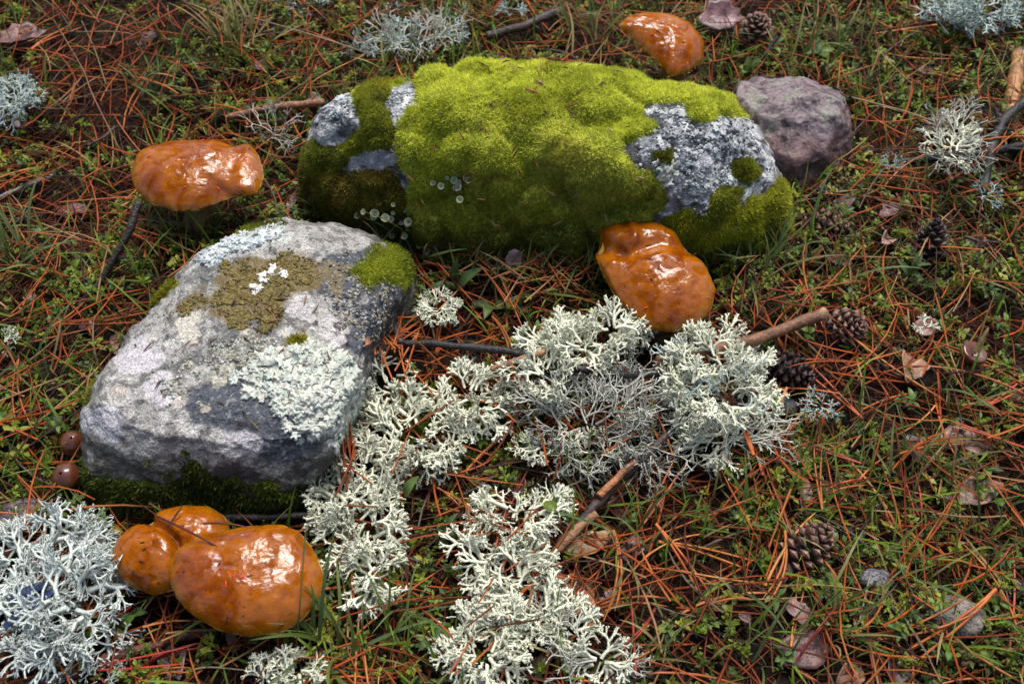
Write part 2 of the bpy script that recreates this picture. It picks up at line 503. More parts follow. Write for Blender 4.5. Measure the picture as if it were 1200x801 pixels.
# ---- purple stone
pur_rings = [
    (-0.02, [(870, 214, 0), (900, 236, 0), (934, 246, 0), (972, 232, 0), (998, 200, 0), ('w', 0.330, 0.76), ('w', 0.31, 0.80), ('w', 0.24, 0.80), (850, 180, 0)]),
    (0.0, [(872, 210), (902, 230), (934, 240), (970, 226), (997, 196), ('w', 0.328, 0.76), ('w', 0.31, 0.795), ('w', 0.24, 0.795), (854, 170)]),
    (0.035, [(864, 160), (894, 184), (932, 196), (970, 186), (1002, 156), ('w', 0.322, 0.76), ('w', 0.30, 0.785), ('w', 0.24, 0.785), (852, 126)]),
    (0.060, [(864, 112), (892, 136), (935, 144), (980, 136), (1000, 116), (988, 98), (945, 84), (892, 81), (868, 94)]),
    (0.067, [(884, 100), (910, 118), (945, 122), (978, 112), (972, 99), (940, 89), (898, 86)]),
]
G_p, N_p = rock_mesh(loft(pur_rings, 300, 110, 2, 0.25), [(0.012, 11, 4), (0.0025, 40, 4), (0.0012, 140, 3)], 0.005)

def rock_colors_mossy(P, uv):
    c = np.tile([0.20, 0.21, 0.225], (len(P), 1))
    f = fbm(P, 34, 5, 0.6)
    c = mixc(c, [0.44, 0.45, 0.44], sstep(-0.02, 0.28, f))
    c = mixc(c, [0.045, 0.05, 0.055], sstep(0.05, 0.3, fbm(P, 60, 5, 0.65, off=4)))
    c = mixc(c, [0.62, 0.62, 0.60], sstep(0.4, 0.62, fbm(P, 110, 4, 0.6, off=7)))
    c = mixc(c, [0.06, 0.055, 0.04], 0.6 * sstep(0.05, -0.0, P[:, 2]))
    return c

def rock_colors_lich(P, uv):
    f = fbm(P, 14, 4, 0.55)
    g = fbm(P, 45, 5, 0.6, off=3)
    c = np.tile([0.33, 0.325, 0.315], (len(P), 1))
    c = mixc(c, [0.25, 0.25, 0.235], sstep(0.0, 0.4, f))
    c = mixc(c, [0.47, 0.465, 0.45], sstep(0.15, 0.45, g))
    c = mixc(c, [0.13, 0.125, 0.12], 0.8 * sstep(0.1, 0.45, fbm(P, 75, 5, 0.65, off=33)))
    # slate-dark bare stone
    wob = 9 * g + 12 * f
    uvw = uv + np.stack([14 * fbm(P, 30, 3, off=1), 14 * fbm(P, 30, 3, off=8)], -1)
    dark = [[(222, 440), (300, 420), (330, 470), (390, 530), (330, 545), (265, 505), (228, 500)],
            [(170, 420), (250, 385), (320, 385), (300, 420), (215, 445), (150, 455)],
            [(205, 330), (245, 315), (285, 300), (310, 315), (250, 335), (205, 350)],
            [(370, 300), (440, 285), (470, 310), (470, 345), (420, 350), (360, 345)],
            [(395, 350), (470, 345), (460, 395), (430, 420), (400, 400)]]
    for k, p in enumerate(dark):
        d = poly_sd(uvw, p) + wob
        c = mixc(c, [0.050, 0.060, 0.082] if k in (0, 3, 4) else [0.10, 0.105, 0.105], (0.97 if k in (0, 3, 4) else 0.85) * sstep(-3, 4, d))
    sp = fbm(P, 190, 3, 0.6, off=5)
    c = mixc(c, [0.34, 0.35, 0.34], 0.5 * sstep(0.3, 0.55, sp))
    c = mixc(c, [0.07, 0.075, 0.08], 0.7 * sstep(0.28, 0.5, fbm(P, 150, 4, 0.6, off=21)))
    # round pale rosettes
    for (a, b, r, cc) in [(218, 380, 18, (0.46, 0.45, 0.40)), (213, 462, 15, (0.50, 0.46, 0.44)), (137, 456, 10, (0.48, 0.42, 0.38)),
                          (188, 455, 24, (0.50, 0.48, 0.52)), (300, 402, 14, (0.48, 0.43, 0.36)), (160, 418, 26, (0.50, 0.49, 0.53)),
                          (262, 436, 10, (0.46, 0.44, 0.36)), (250, 480, 9, (0.43, 0.38, 0.30)), (385, 375, 20, (0.44, 0.43, 0.44)),
                          (345, 365, 16, (0.47, 0.46, 0.47)), (120, 500, 24, (0.50, 0.50, 0.55)), (280, 520, 22, (0.46, 0.45, 0.48)),
                          (400, 395, 12, (0.50, 0.48, 0.5)), (218, 430, 7, (0.5, 0.46, 0.38))]:
        d = np.hypot(uvw[:, 0] - a, (uvw[:, 1] - b) * 1.2) / r
        c = mixc(c, cc, 0.8 * sstep(1.05, 0.9, d))
        c = mixc(c, [0.16, 0.15, 0.14], 0.5 * np.exp(-((d - 1.02) / 0.06) ** 2))
    # grey-green sheet lichen along the back edge
    d = poly_sd(uvw, [(228, 300), (262, 280), (330, 262), (345, 268), (300, 292), (262, 308), (240, 318)])
    c = mixc(c, [0.46, 0.50, 0.50], 0.9 * sstep(-2, 4, d))
    # ochre crust
    d = poly_sd(uvw, [(185, 372), (215, 350), (255, 345), (262, 310), (300, 305), (345, 296), (368, 300), (364, 335), (330, 350), (322, 385), (262, 385), (245, 362), (215, 372)])
    c = mixc(c, [0.14, 0.10, 0.032], 0.92 * sstep(-5, 6, d + 6 * g))
    d = poly_sd(uvw, [(370, 305), (400, 310), (405, 345), (385, 345)])
    c = mixc(c, [0.20, 0.15, 0.05], 0.6 * sstep(-5, 6, d + 8 * g))
    # wet black growth on the front face, green algae low down
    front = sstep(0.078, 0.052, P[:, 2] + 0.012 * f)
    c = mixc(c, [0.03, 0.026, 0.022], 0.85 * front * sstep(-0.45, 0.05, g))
    c = c * np.array([1.03, 1.0, 0.94])
    c = mixc(c, [0.05, 0.06, 0.012], 0.8 * sstep(0.03, 0.008, P[:, 2] + 0.01 * g))
    return c

def rock_colors_purple(P, uv):
    c = np.tile([0.098, 0.050, 0.046], (len(P), 1))
    f = fbm(P, 30, 5, 0.6, off=2)
    c = mixc(c, [0.165, 0.095, 0.092], sstep(0.0, 0.4, f))
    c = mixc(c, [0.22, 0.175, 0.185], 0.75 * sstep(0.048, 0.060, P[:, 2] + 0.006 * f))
    c = mixc(c, [0.035, 0.02, 0.02], 0.7 * sstep(0.12, 0.42, fbm(P, 70, 5, 0.6, off=6)))
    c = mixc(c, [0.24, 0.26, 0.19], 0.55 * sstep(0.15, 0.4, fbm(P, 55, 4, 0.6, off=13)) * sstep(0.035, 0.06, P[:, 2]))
    c = mixc(c, [0.22, 0.17, 0.17], 0.5 * sstep(0.3, 0.5, fbm(P, 180, 3, 0.6, off=16)))
    return c

class Rock:
    pass

def build_rock(G, n, colorf, root, material, body_name='stone_body'):
    nl, nt, _ = G.shape
    P = G.reshape(-1, 3); uv = proj(P)
    cc = colorf(P, uv)
    o = obj(body_name, mesh_np(body_name, P, grid_faces(nl, nt), cc), material, root)
    r = Rock(); r.G, r.N, r.P, r.n, r.uv, r.root = G, n, P, n.reshape(-1, 3), uv, root
    vd = CAMP - P; vd /= np.linalg.norm(vd, axis=1)[:, None]
    r.face = np.einsum('ij,ij->i', vd, r.n)
    z0 = np.abs(G[:, :, 2].mean(1) - 0.02).argmin()
    r.foot = G[z0, :, :2]
    r.rootpoly = G[np.abs(G[:, :, 2].mean(1) - 0.04).argmin(), :, :2]
    return r

mossy = thing('boulder', 'large grey boulder blanketed in bright yellow-green moss', 'rock', (0.03, 0.69, 0.0))
RM = build_rock(G_m, N_m, rock_colors_mossy, mossy, M['stone'])
pale = thing('boulder', 'flat-topped pale grey rock spotted with ochre, slate and mint crust lichens', 'rock', (-0.2, 0.44, 0.0))
RL = build_rock(G_l, N_l, rock_colors_lich, pale, M['stone'])
purp = thing('stone', 'small blocky purple-brown stone beside the mossy boulder', 'stone', (0.32, 0.74, 0.0))
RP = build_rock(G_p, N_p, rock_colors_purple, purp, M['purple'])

# ------------------------------------------------------------------ moss on rocks
def moss(rock, poly, thick, nblade, cols, name='moss_cushion', lump=(0.055, 0.006), seed=1, blade=(0.0045, 0.00055), edge=14, wob=9, dark=None, fz=None):
    nl, nt, _ = rock.G.shape
    if not hasattr(rock, 'SP'):
        S = rock.G.copy()
        for _ in range(14):
            S[1:-1] = .25 * S[:-2] + .5 * S[1:-1] + .25 * S[2:]
            S = .25 * np.roll(S, 1, 1) + .5 * S + .25 * np.roll(S, -1, 1)
        rock.SP, rock.Sn = S.reshape(-1, 3), grid_normals(S).reshape(-1, 3)
    P, uv = rock.SP, rock.uv
    d = poly_sd(uv, poly)
    if seed in (4, 5, 6, 7, 10, 12, 13, 14):      # small cushions sit on the near face only
        d = np.where(rock.face > 0.02, d, -99)
    cand = np.where(d > -3 - 1.5 * wob)[0]
    Pc = P[cand]
    d[cand] += wob * fbm(Pc, 40, 3, off=seed * 1.3)
    keep = d > -3
    dc = d[cand]
    pl, ed = pill(Pc, lump[0], seed * 7)
    tc_ = thick * np.sqrt(np.clip(dc / edge, 0, 1)) - 0.0012
    soft = sstep(0.0, 0.35, ed)
    tc_ = tc_ + (lump[1] * (pl - 0.35) + 0.45 * lump[1] * (soft - 1) + 0.4 * lump[1] * fbm(Pc, 22, 2, off=seed)) * sstep(0, edge * 1.5, dc) + 0.0005 * fbm(Pc, 140, 2) * sstep(0, edge, dc)
    tc_ = np.maximum(tc_, 0.003 * sstep(0, edge * .7, dc) - 0.0012)
    V = P.copy()
    V[cand] = Pc + rock.Sn[cand] * tc_[:, None]
    V[cand, 2] += 0.2 * np.clip(tc_, 0, 1)
    F = grid_faces(nl, nt)
    k = keep[F].all(1)
    if not k.any():
        return None
    F = F[k]
    used = np.unique(F)
    re = np.full(len(P), -1); re[used] = np.arange(len(used))
    F = re[F]; V = V[used]
    cn = fbm(V, 26, 4, 0.6, off=seed)
    c0, c1, c2 = [np.array(x) for x in cols]
    cb = mixc(np.tile(c0, (len(V), 1)), c1, sstep(-0.3, 0.3, cn))
    o = obj(name, mesh_np(name, V, F, cb * 0.55), M['moss'], rock.root)
    # shoots
    a = V[F]
    fa = np.cross(a[:, 2] - a[:, 0], a[:, 3] - a[:, 1]); ar = np.linalg.norm(fa, axis=1)
    # orient to rock normal
    fn = fa / (ar[:, None] + 1e-15)
    ref = rock.Sn[used][F[:, 0]]
    fn *= np.sign(np.einsum('ij,ij->i', fn, ref))[:, None]
    pick = rng.choice(len(F), nblade, p=ar / ar.sum())
    b1, b2 = rng.random((2, nblade, 1))
    q = a[pick]
    base = (q[:, 0] * (1 - b1) + q[:, 1] * b1) * (1 - b2) + (q[:, 3] * (1 - b1) + q[:, 2] * b1) * b2
    nn = fn[pick]
    dr = nn * .8 + rng.normal(size=(nblade, 3)) * 0.65 + np.array([0, 0, 0.25])
    dr /= np.linalg.norm(dr, axis=1)[:, None]
    L = blade[0] * rng.uniform(0.5, 1.25, (nblade, 1)); W = blade[1] * rng.uniform(0.7, 1.4, (nblade, 1))
    sd = np.cross(dr, nn + 0.35 * rng.normal(size=(nblade, 3))); sd /= np.linalg.norm(sd, axis=1)[:, None] + 1e-9
    base = base - nn * 0.001
    tv = np.stack([base - sd * W, base + sd * W, base + dr * L + nn * 0.0], 1).reshape(-1, 3)
    tf = np.arange(nblade * 3).reshape(-1, 3)
    cn2 = fbm(base, 26, 4, 0.6, off=seed)
    big = fbm(base, 10, 3, 0.5, off=seed + 5)
    bc = mixc(np.tile(c0, (nblade, 1)), c1, sstep(-0.35, 0.3, cn2 + rng.normal(size=nblade) * 0.15))
    bc = mixc(bc, c2, sstep(0.1, 0.55, big + rng.normal(size=nblade) * 0.12))
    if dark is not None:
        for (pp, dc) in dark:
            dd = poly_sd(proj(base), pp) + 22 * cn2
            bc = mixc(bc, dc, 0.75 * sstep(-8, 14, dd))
    bc *= rng.uniform(0.65, 1.3, (nblade, 1))
    tc = np.repeat(bc, 3, 0).reshape(-1, 3, 3); tc[:, 2] *= 1.15
    s = kind(obj('moss_shoots', mesh_np('moss_shoots', tv, tf, tc.reshape(-1, 3), smooth=False), M['mossblade'], o), 'stuff')
    return o

YG = ((0.44, 0.48, 0.045), (0.66, 0.69, 0.09), (0.76, 0.77, 0.15))
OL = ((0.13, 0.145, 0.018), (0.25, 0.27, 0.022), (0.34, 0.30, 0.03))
brown_and_shade = [([(470, 222), (540, 200), (620, 188), (680, 205), (740, 195), (790, 215), (790, 300), (600, 310), (470, 300)], (0.19, 0.20, 0.018)),  # shade of the lower front put into the moss colour, with wet brown patches
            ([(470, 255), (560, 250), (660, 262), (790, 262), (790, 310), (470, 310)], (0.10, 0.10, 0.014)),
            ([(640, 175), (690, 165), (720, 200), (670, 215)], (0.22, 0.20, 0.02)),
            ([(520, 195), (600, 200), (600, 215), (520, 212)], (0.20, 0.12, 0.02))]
main_poly = [(488, 100), (470, 82), (520, 40), (860, 60), (905, 120), (878, 140), (820, 128), (760, 118), (735, 112), (742, 125), (772, 148), (765, 162), (732, 168),
             (730, 178), (745, 198), (775, 210), (782, 240), (765, 262), (738, 285), (700, 308), (640, 318), (560, 322), (500, 314), (476, 262), (478, 215), (470, 200), (466, 150), (474, 128), (492, 122)]
moss(RM, main_poly, 0.008, 230000, YG, lump=(0.056, 0.0115), seed=1, dark=brown_and_shade)
moss(RM, [(420, 105), (440, 94), (462, 100), (456, 122), (464, 150), (462, 170), (440, 175), (410, 190), (395, 215), (360, 215), (355, 180), (372, 165), (400, 172), (420, 150), (414, 125)],
     0.008, 26000, OL, lump=(0.03, 0.006), seed=2)
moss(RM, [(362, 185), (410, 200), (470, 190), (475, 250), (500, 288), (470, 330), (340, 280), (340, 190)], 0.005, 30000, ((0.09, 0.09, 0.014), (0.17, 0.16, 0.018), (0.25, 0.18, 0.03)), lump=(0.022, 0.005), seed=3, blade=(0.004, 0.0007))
moss(RM, [(412, 112), (440, 84), (490, 70), (492, 92), (455, 102), (430, 116)], 0.007, 7000, YG, lump=(0.03, 0.005), seed=4, wob=4)
moss(RM, [(806, 122), (838, 116), (842, 138), (826, 146), (808, 140)], 0.009, 6000, YG, lump=(0.04, 0.004), seed=5, wob=1.5)
moss(RM, [(858, 192), (880, 186), (890, 204), (876, 214), (860, 208)], 0.008, 5000, OL, lump=(0.03, 0.004), seed=6, wob=1.5)
moss(RM, [(765, 180), (785, 176), (786, 192), (770, 195)], 0.006, 2500, OL, lump=(0.03, 0.004), seed=7, wob=1.5)
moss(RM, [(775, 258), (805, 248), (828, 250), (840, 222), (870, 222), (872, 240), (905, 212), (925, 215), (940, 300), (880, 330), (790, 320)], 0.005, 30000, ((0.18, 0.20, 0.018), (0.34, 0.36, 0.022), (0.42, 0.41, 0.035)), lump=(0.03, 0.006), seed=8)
# moss on the pale rock
moss(RL, [(405, 318), (425, 302), (440, 285), (482, 290), (496, 318), (478, 338), (430, 340)], 0.0022, 13000, ((0.14, 0.17, 0.018), (0.30, 0.34, 0.025), (0.40, 0.42, 0.035)), lump=(0.02, 0.0025), seed=9)
moss(RL, [(337, 399), (345, 393), (358, 394), (363, 401), (352, 406), (340, 405)], 0.004, 900, OL, lump=(0.02, 0.002), seed=10, wob=1, edge=6)
moss(RL, [(95, 555), (130, 560), (190, 548), (240, 542), (300, 560), (345, 568), (385, 580), (370, 640), (90, 640)], 0.002, 11000, ((0.05, 0.065, 0.012), (0.11, 0.14, 0.018), (0.19, 0.20, 0.02)), lump=(0.014, 0.0035), seed=11, blade=(0.0045, 0.0010), wob=34)
moss(RL, [(150, 352), (178, 345), (196, 326), (212, 332), (190, 350), (165, 368)], 0.005, 3000, OL, lump=(0.02, 0.004), seed=12, blade=(0.004, 0.0008))
moss(RL, [(96, 432), (106, 420), (116, 428), (104, 452), (98, 470)], 0.004, 1500, OL, lump=(0.02, 0.004), seed=13, wob=3)
moss(RL, [(270, 272), (330, 254), (336, 262), (290, 276)], 0.004, 1500, OL, lump=(0.02, 0.004), seed=14, wob=3)

# ------------------------------------------------------------------ lichen growing flat on the pale rock
def surf_pick(rock, poly, count, wob=8, seed=0, ragged=False):
    d = poly_sd(rock.uv, poly) + wob * fbm(rock.P, 60, 3, off=seed)
    ok = np.where((d > 0) & (rock.face > 0.12))[0]
    if ragged:
        hole = fbm(rock.P[ok], 110, 3, off=seed + 2)
        w = np.clip(d[ok] / 14, .03, 1) * sstep(-.45, .1, hole)
        return ok[rng.choice(len(ok), count, p=w / w.sum())]
    return ok[rng.integers(0, len(ok), count)]

def lobes(rock, poly, count, size, cols, name, lift=0.0007, seed=0, wob=8):
    idx = surf_pick(rock, poly, count, wob, seed)
    P, n = rock.P[idx], rock.n[idx]
    ctr = P.mean(0)
    out = P - ctr + rng.normal(size=P.shape) * 0.012
    out -= n * np.einsum('ij,ij->i', out, n)[:, None]; out /= np.linalg.norm(out, axis=1)[:, None] + 1e-9
    sd = np.cross(n, out)
    K = 18
    th = np.linspace(-np.pi, np.pi, K, endpoint=False)
    V, F, C = [], [], []
    base = np.array(cols)
    for k in range(count):
        s = size * rng.uniform(0.55, 1.25)
        rr = s * (0.62 + 0.26 * np.cos(th * 6 + rng.uniform(0, 6)) * (np.cos(th) > -0.5) + rng.uniform(-0.1, 0.1, K)) * (1 + 0.35 * np.cos(th))
        lz = lift * rng.uniform(0.2, 1.2) * .6
        edge = P[k] + n[k] * .0006 + np.outer(rr * np.cos(th), out[k]) + np.outer(rr * np.sin(th), sd[k]) + np.outer(lz * (0.9 + 0.9 * np.cos(th) + rng.uniform(-.3, .5, K)), n[k])
        mid = P[k] + 0.45 * (edge - P[k]) + n[k] * lz * 1.0
        low = P[k] + 0.85 * (edge - P[k]) - n[k] * 0.0015
        b = len(V) * 1
        o = sum(len(x) for x in V)
        V.append(np.concatenate([edge, mid, [P[k] + n[k] * lz * 0.7], low]))
        a = np.arange(K); a2 = (a + 1) % K
        F.append(np.concatenate([np.stack([a, a2, K + a2, K + a], -1), np.stack([K + a, K + a2, np.full(K, 2 * K), np.full(K, 2 * K)], -1),
                                 np.stack([2 * K + 1 + a, 2 * K + 1 + a2, a2, a], -1)]) + o)
        cc = base[rng.integers(len(base))] * rng.uniform(0.8, 1.15)
        C.append(np.tile(cc, (3 * K + 1, 1)))
    V = np.concatenate(V); F = np.concatenate(F); C = np.concatenate(C)
    tri = F[:, 2] == F[:, 3]
    o = obj(name, mesh_np(name, V, [F[~tri], F[tri][:, :3]], C), M['crust'], rock.root)
    return kind(o, 'stuff')

mint = [(0.55, 0.58, 0.49), (0.48, 0.53, 0.46), (0.62, 0.63, 0.54)]
lobes(RL, [(272, 442), (300, 418), (345, 408), (385, 402), (412, 425), (424, 455), (415, 500), (392, 528), (360, 515), (330, 500), (318, 470), (290, 465)], 520, 0.0056, mint, 'leafy_lichen', seed=3)
lobes(RL, [(232, 300), (262, 281), (320, 264), (340, 268), (300, 288), (258, 306), (240, 314)], 130, 0.005, [(0.48, 0.53, 0.53), (0.52, 0.56, 0.55)], 'leafy_lichen', lift=0.0006, seed=4, wob=4)
lobes(RL, [(405, 470), (425, 440), (440, 470), (420, 510), (400, 510)], 60, 0.006, mint, 'leafy_lichen', seed=5, wob=4)
lobes(RL, [(300, 325), (315, 314), (330, 316), (340, 330), (325, 334), (312, 330)], 14, 0.0045, [(0.66, 0.66, 0.60)], 'leafy_lichen', lift=0.002, seed=6, wob=2)
lobes(RL, [(290, 338), (305, 334), (308, 344), (294, 346)], 6, 0.004, [(0.66, 0.66, 0.60)], 'leafy_lichen', lift=0.002, seed=7, wob=1)
lobes(RM, [(768, 192), (790, 188), (796, 208), (776, 214)], 24, 0.006, [(0.60, 0.62, 0.50), (0.66, 0.66, 0.58)], 'leafy_lichen', lift=0.003, seed=8, wob=3)
lobes(RM, [(770, 120), (850, 130), (880, 180), (860, 240), (800, 240), (770, 170)], 130, 0.0042, [(0.50, 0.52, 0.50), (0.40, 0.42, 0.42)], 'leafy_lichen', lift=0.0005, seed=9, wob=20)
lobes(RM, [(375, 120), (415, 95), (480, 105), (470, 150), (420, 130), (380, 160)], 70, 0.0042, [(0.48, 0.51, 0.51), (0.36, 0.40, 0.42)], 'leafy_lichen', lift=0.0005, seed=10, wob=15)

def granules(rock, poly, count, r0, cols, name, seed=0, wob=7):
    idx = surf_pick(rock, poly, count, wob, seed, True)
    P, n = rock.P[idx], rock.n[idx]
    octv = np.array([[1, 0, 0], [0, 1, 0], [-1, 0, 0], [0, -1, 0], [0, 0, 1], [.7, .7, .6], [-.7, .7, .6], [-.7, -.7, .6], [.7, -.7, .6]], float)
    fc = np.array([[0, 1, 5], [1, 2, 6], [2, 3, 7], [3, 0, 8], [5, 6, 4], [6, 7, 4], [7, 8, 4], [8, 5, 4], [0, 5, 8], [1, 6, 5], [2, 7, 6], [3, 8, 7]])
    a = np.cross(n, rng.normal(size=n.shape)); a /= np.linalg.norm(a, axis=1)[:, None]; b = np.cross(n, a)
    s = r0 * rng.uniform(0.4, 1.3, (count, 1, 1))
    jit = rng.uniform(0.75, 1.25, (count, 9, 3))
    l = octv[None] * jit * s
    V = P[:, None] + l[:, :, 0:1] * a[:, None] + l[:, :, 1:2] * b[:, None] + l[:, :, 2:3] * n[:, None] * 1.0
    F = (fc[None] + 9 * np.arange(count)[:, None, None]).reshape(-1, 3)
    base = np.array(cols)[rng.integers(0, len(cols), count)] * rng.uniform(0.6, 1.3, (count, 1))
    return kind(obj(name, mesh_np(name, V.reshape(-1, 3), F, np.repeat(base, 9, 0)), M['crust'], rock.root), 'stuff')

granules(RL, [(188, 370), (215, 350), (255, 345), (262, 312), (300, 305), (345, 296), (366, 302), (362, 333), (330, 350), (320, 383), (262, 383), (245, 362), (215, 372)],
         11000, 0.0010, [(0.18, 0.13, 0.040), (0.12, 0.09, 0.03), (0.23, 0.17, 0.055), (0.16, 0.15, 0.06)], 'ochre_crust', seed=2, wob=13)
granules(RL, [(175, 440), (230, 415), (290, 385), (320, 395), (330, 430), (270, 430), (220, 450), (240, 480), (200, 470)], 1500, 0.0011, [(0.34, 0.34, 0.30), (0.25, 0.24, 0.16), (0.42, 0.42, 0.40)], 'grey_crust', seed=4, wob=16)
granules(RM, [(735, 112), (800, 125), (880, 140), (900, 200), (860, 260), (800, 260), (780, 215), (735, 185), (730, 165), (770, 160)], 1100, 0.0011, [(0.42, 0.44, 0.43), (0.10, 0.105, 0.11), (0.30, 0.32, 0.33)], 'grey_crust', seed=5, wob=14)
granules(RM, [(372, 130), (415, 95), (470, 100), (490, 120), (470, 170), (430, 130), (380, 165)], 500, 0.0011, [(0.42, 0.45, 0.46), (0.10, 0.105, 0.11), (0.30, 0.33, 0.36)], 'grey_crust', seed=6, wob=14)
granules(RL, [(370, 300), (440, 290), (470, 320), (470, 380), (430, 410), (390, 380)], 900, 0.0011, [(0.34, 0.34, 0.33), (0.08, 0.08, 0.09), (0.3, 0.26, 0.16)], 'grey_crust', seed=8, wob=14)

# trumpet lichens at the foot of the mossy boulder
def lathe(profile, seg=12):
    th = np.linspace(0, 2 * np.pi, seg, endpoint=False)
    pr = np.array(profile)
    V = np.stack([pr[:, 0:1] * np.cos(th), pr[:, 0:1] * np.sin(th), np.repeat(pr[:, 1:2], seg, 1)], -1).reshape(-1, 3)
    return V, grid_faces(len(pr), seg)

cupm = []
for k in range(3):
    V, F = lathe([(0.0011, -0.004), (0.0009, 0.004), (0.0011, 0.008), (0.0026, 0.0115), (0.0036 + .0004 * k, 0.013), (0.0033, 0.0131), (0.0018, 0.0105), (0.0002, 0.0098)], 11)
    V = V + np.stack([fbm(V, 200, 2, off=k), fbm(V, 200, 2, off=k + 5), fbm(V, 200, 2, off=k + 9)], -1) * 0.0004
    cupm.append(mesh_np('cup_lichen', V, F, np.tile([0.36, 0.39, 0.24], (len(V), 1))))
idx = np.concatenate([surf_pick(RM, [(425, 245), (470, 235), (510, 255), (508, 300), (460, 305), (430, 285)], 34, 3),
                      surf_pick(RM, [(500, 205), (560, 195), (560, 235), (510, 240)], 12, 3)])
for q in idx:
    p = RM.P[q] + RM.n[q] * 0.002
    d = Vector(RM.n[q]) * 0.7 + Vector((random.gauss(0, .25), random.gauss(-.1, .25), 0.9))
    m = Matrix.Translation(p) @ d.to_track_quat('Z', 'Y').to_matrix().to_4x4() @ Matrix.Rotation(random.uniform(0, 6), 4, 'Z') @ Matrix.Scale(random.uniform(0.4, 0.95), 4)
    obj('cup_lichen', random.choice(cupm), M['cup'], mossy, m)

# ------------------------------------------------------------------ mushrooms
def mushroom(label, rim, ctr, z0, nrm, H, stem_xy=None, dents=(), ridges=(), prof=(2.2, 0.62), group=None, stem_r=0.011, colr=None, seed=0):
    n = np.array(nrm, float); n /= np.linalg.norm(n)
    C = P3(ctr[0], ctr[1], z0)
    ex = np.cross([0, 1, 0], n); ex /= np.linalg.norm(ex); ey = np.cross(n, ex)
    R = np.array([Pplane(u, v, C, n) - C for u, v in rim])
    a = np.arctan2(R @ ey, R @ ex); o = np.argsort(a); a = a[o]; R = R[o]
    nt, ns = 220, 90
    th = np.linspace(-np.pi, np.pi, nt, endpoint=False)
    aa = np.concatenate([a - 2 * np.pi, a, a + 2 * np.pi]); RR = np.concatenate([R, R, R])
    Rt = np.stack([np.interp(th, aa, RR[:, k]) for k in range(3)], -1)
    Rt = smooth_ring(Rt, 6)
    Rt *= (1 + 0.012 * fbm(Rt, 60, 3, off=seed))[:, None]
    s = np.sin(np.linspace(0.006, 1, ns) * np.pi / 2)
    hp = (1 - s ** prof[0]) ** prof[1]
    rad = s.copy(); hh = hp * H
    # rolled rim
    rad = np.concatenate([rad, [1.004, 0.998, 0.975, 0.94]]); hh = np.concatenate([hh, [-0.07 * H, -0.13 * H, -0.17 * H, -0.15 * H]])
    G = C + rad[:, None, None] * Rt[None] + (hh[:, None, None] * n)
    P = G.reshape(-1, 3)
    uv = proj(P)
    topw = np.repeat(np.concatenate([sstep(1.0, 0.75, s), np.zeros(4)]), nt)
    topw2 = np.repeat(np.concatenate([np.ones(ns), [1, .8, .5, .3]]), nt)
    dz = np.zeros(len(P))
    for (u, v, r, dep) in dents:
        dz -= dep * np.exp(-((uv[:, 0] - u) ** 2 + (uv[:, 1] - v) ** 2) / r ** 2)
    for (pts, r, dep) in ridges:
        pts = np.array(pts, float); d = np.full(len(P), 1e9)
        for p, q in zip(pts[:-1], pts[1:]):
            e = q - p; t = np.clip(((uv - p) @ e) / (e @ e), 0, 1)
            d = np.minimum(d, np.linalg.norm(uv - p - t[:, None] * e, axis=1))
        dz += dep * np.exp(-(d / r) ** 2)
    loc = P - C
    dz += (0.0007 * fbm(loc, 26, 3, off=seed * 2.1) + 0.0004 * fbm(loc, 110, 3, off=seed)) * (0.35 + 0.65 * topw)
    wr = 1 - np.abs(fbm(loc * np.array([1, 1.6, 1]), 90, 3, off=seed + 3))
    dz += 0.0006 * (wr - 0.8) * topw * sstep(-0.1, 0.3, fbm(loc, 22, 2, off=seed + 8))
    P = P + n * (dz * topw2)[:, None]
    c0 = np.array(colr or (0.335, 0.092, 0.0015))
    f = fbm(loc, 30, 4, 0.55, off=seed + 1)
    cc = mixc(np.tile(c0, (len(P), 1)), c0 * [0.72, 0.60, 0.6], sstep(0.0, 0.45, f))
    cc = mixc(cc, c0 * [1.05, 1.15, 1.2], 0.5 * sstep(0.1, 0.5, fbm(loc, 20, 3, off=seed + 4)))
    sr = np.repeat(rad, nt)
    lowrim = np.repeat(np.concatenate([sstep(0.80, 0.99, s), np.ones(4)]), nt)
    cc = mixc(cc, [0.27, 0.102, 0.002], 0.65 * lowrim)
    fl = np.repeat(np.concatenate([sstep(0.985, 1.0, s), [1, 1, 1, 1]]), nt)
    cc = mixc(cc, [0.62, 0.42, 0.14], 0.9 * fl * sstep(-0.05, 0.25, fbm(loc, 170, 2, off=seed)))
    xb, yb = stem_xy if stem_xy is not None else (C[0], C[1])
    zb = gz1(xb, yb) - 0.006
    root = thing('mushroom', label, 'mushroom', (xb, yb, zb), group)
    Floc = grid_faces(len(rad), nt)
    # cap mesh is kept in its own local frame so its texture sits on the cap
    o = obj('cap', mesh_np('cap', P - C, Floc, cc), M['cap'], root, Matrix.Translation(C))
    # debris stuck in the slime
    q = rng.choice(np.where(np.repeat(rad[:], nt) < .93)[0], 9)
    a_ = np.cross(np.tile(n, (9, 1)), rng.normal(size=(9, 3))); a_ /= np.linalg.norm(a_, axis=1)[:, None]
    L_ = rng.uniform(.0008, .0035, 9)[:, None]; B_ = P[q] - C
    V, F = tubes(np.stack([B_ - a_ * L_, B_ + n * .0004, B_ + a_ * L_], 1), np.tile([.0003, .0006, .0002], (9, 1)), 4, np.tile(n, (9, 1)))
    pal_ = np.array([(.05, .022, .012), (.09, .04, .02), (.9, .08, .03)])[rng.integers(0, 3, 9)]
    kind(obj('stuck_debris', mesh_np('stuck_debris', V, F, np.repeat(pal_, 12, 0)), M['needle'], root, Matrix.Translation(C)), 'stuff')
    # pore layer
    k = np.linspace(0.955, 0.02, 10)
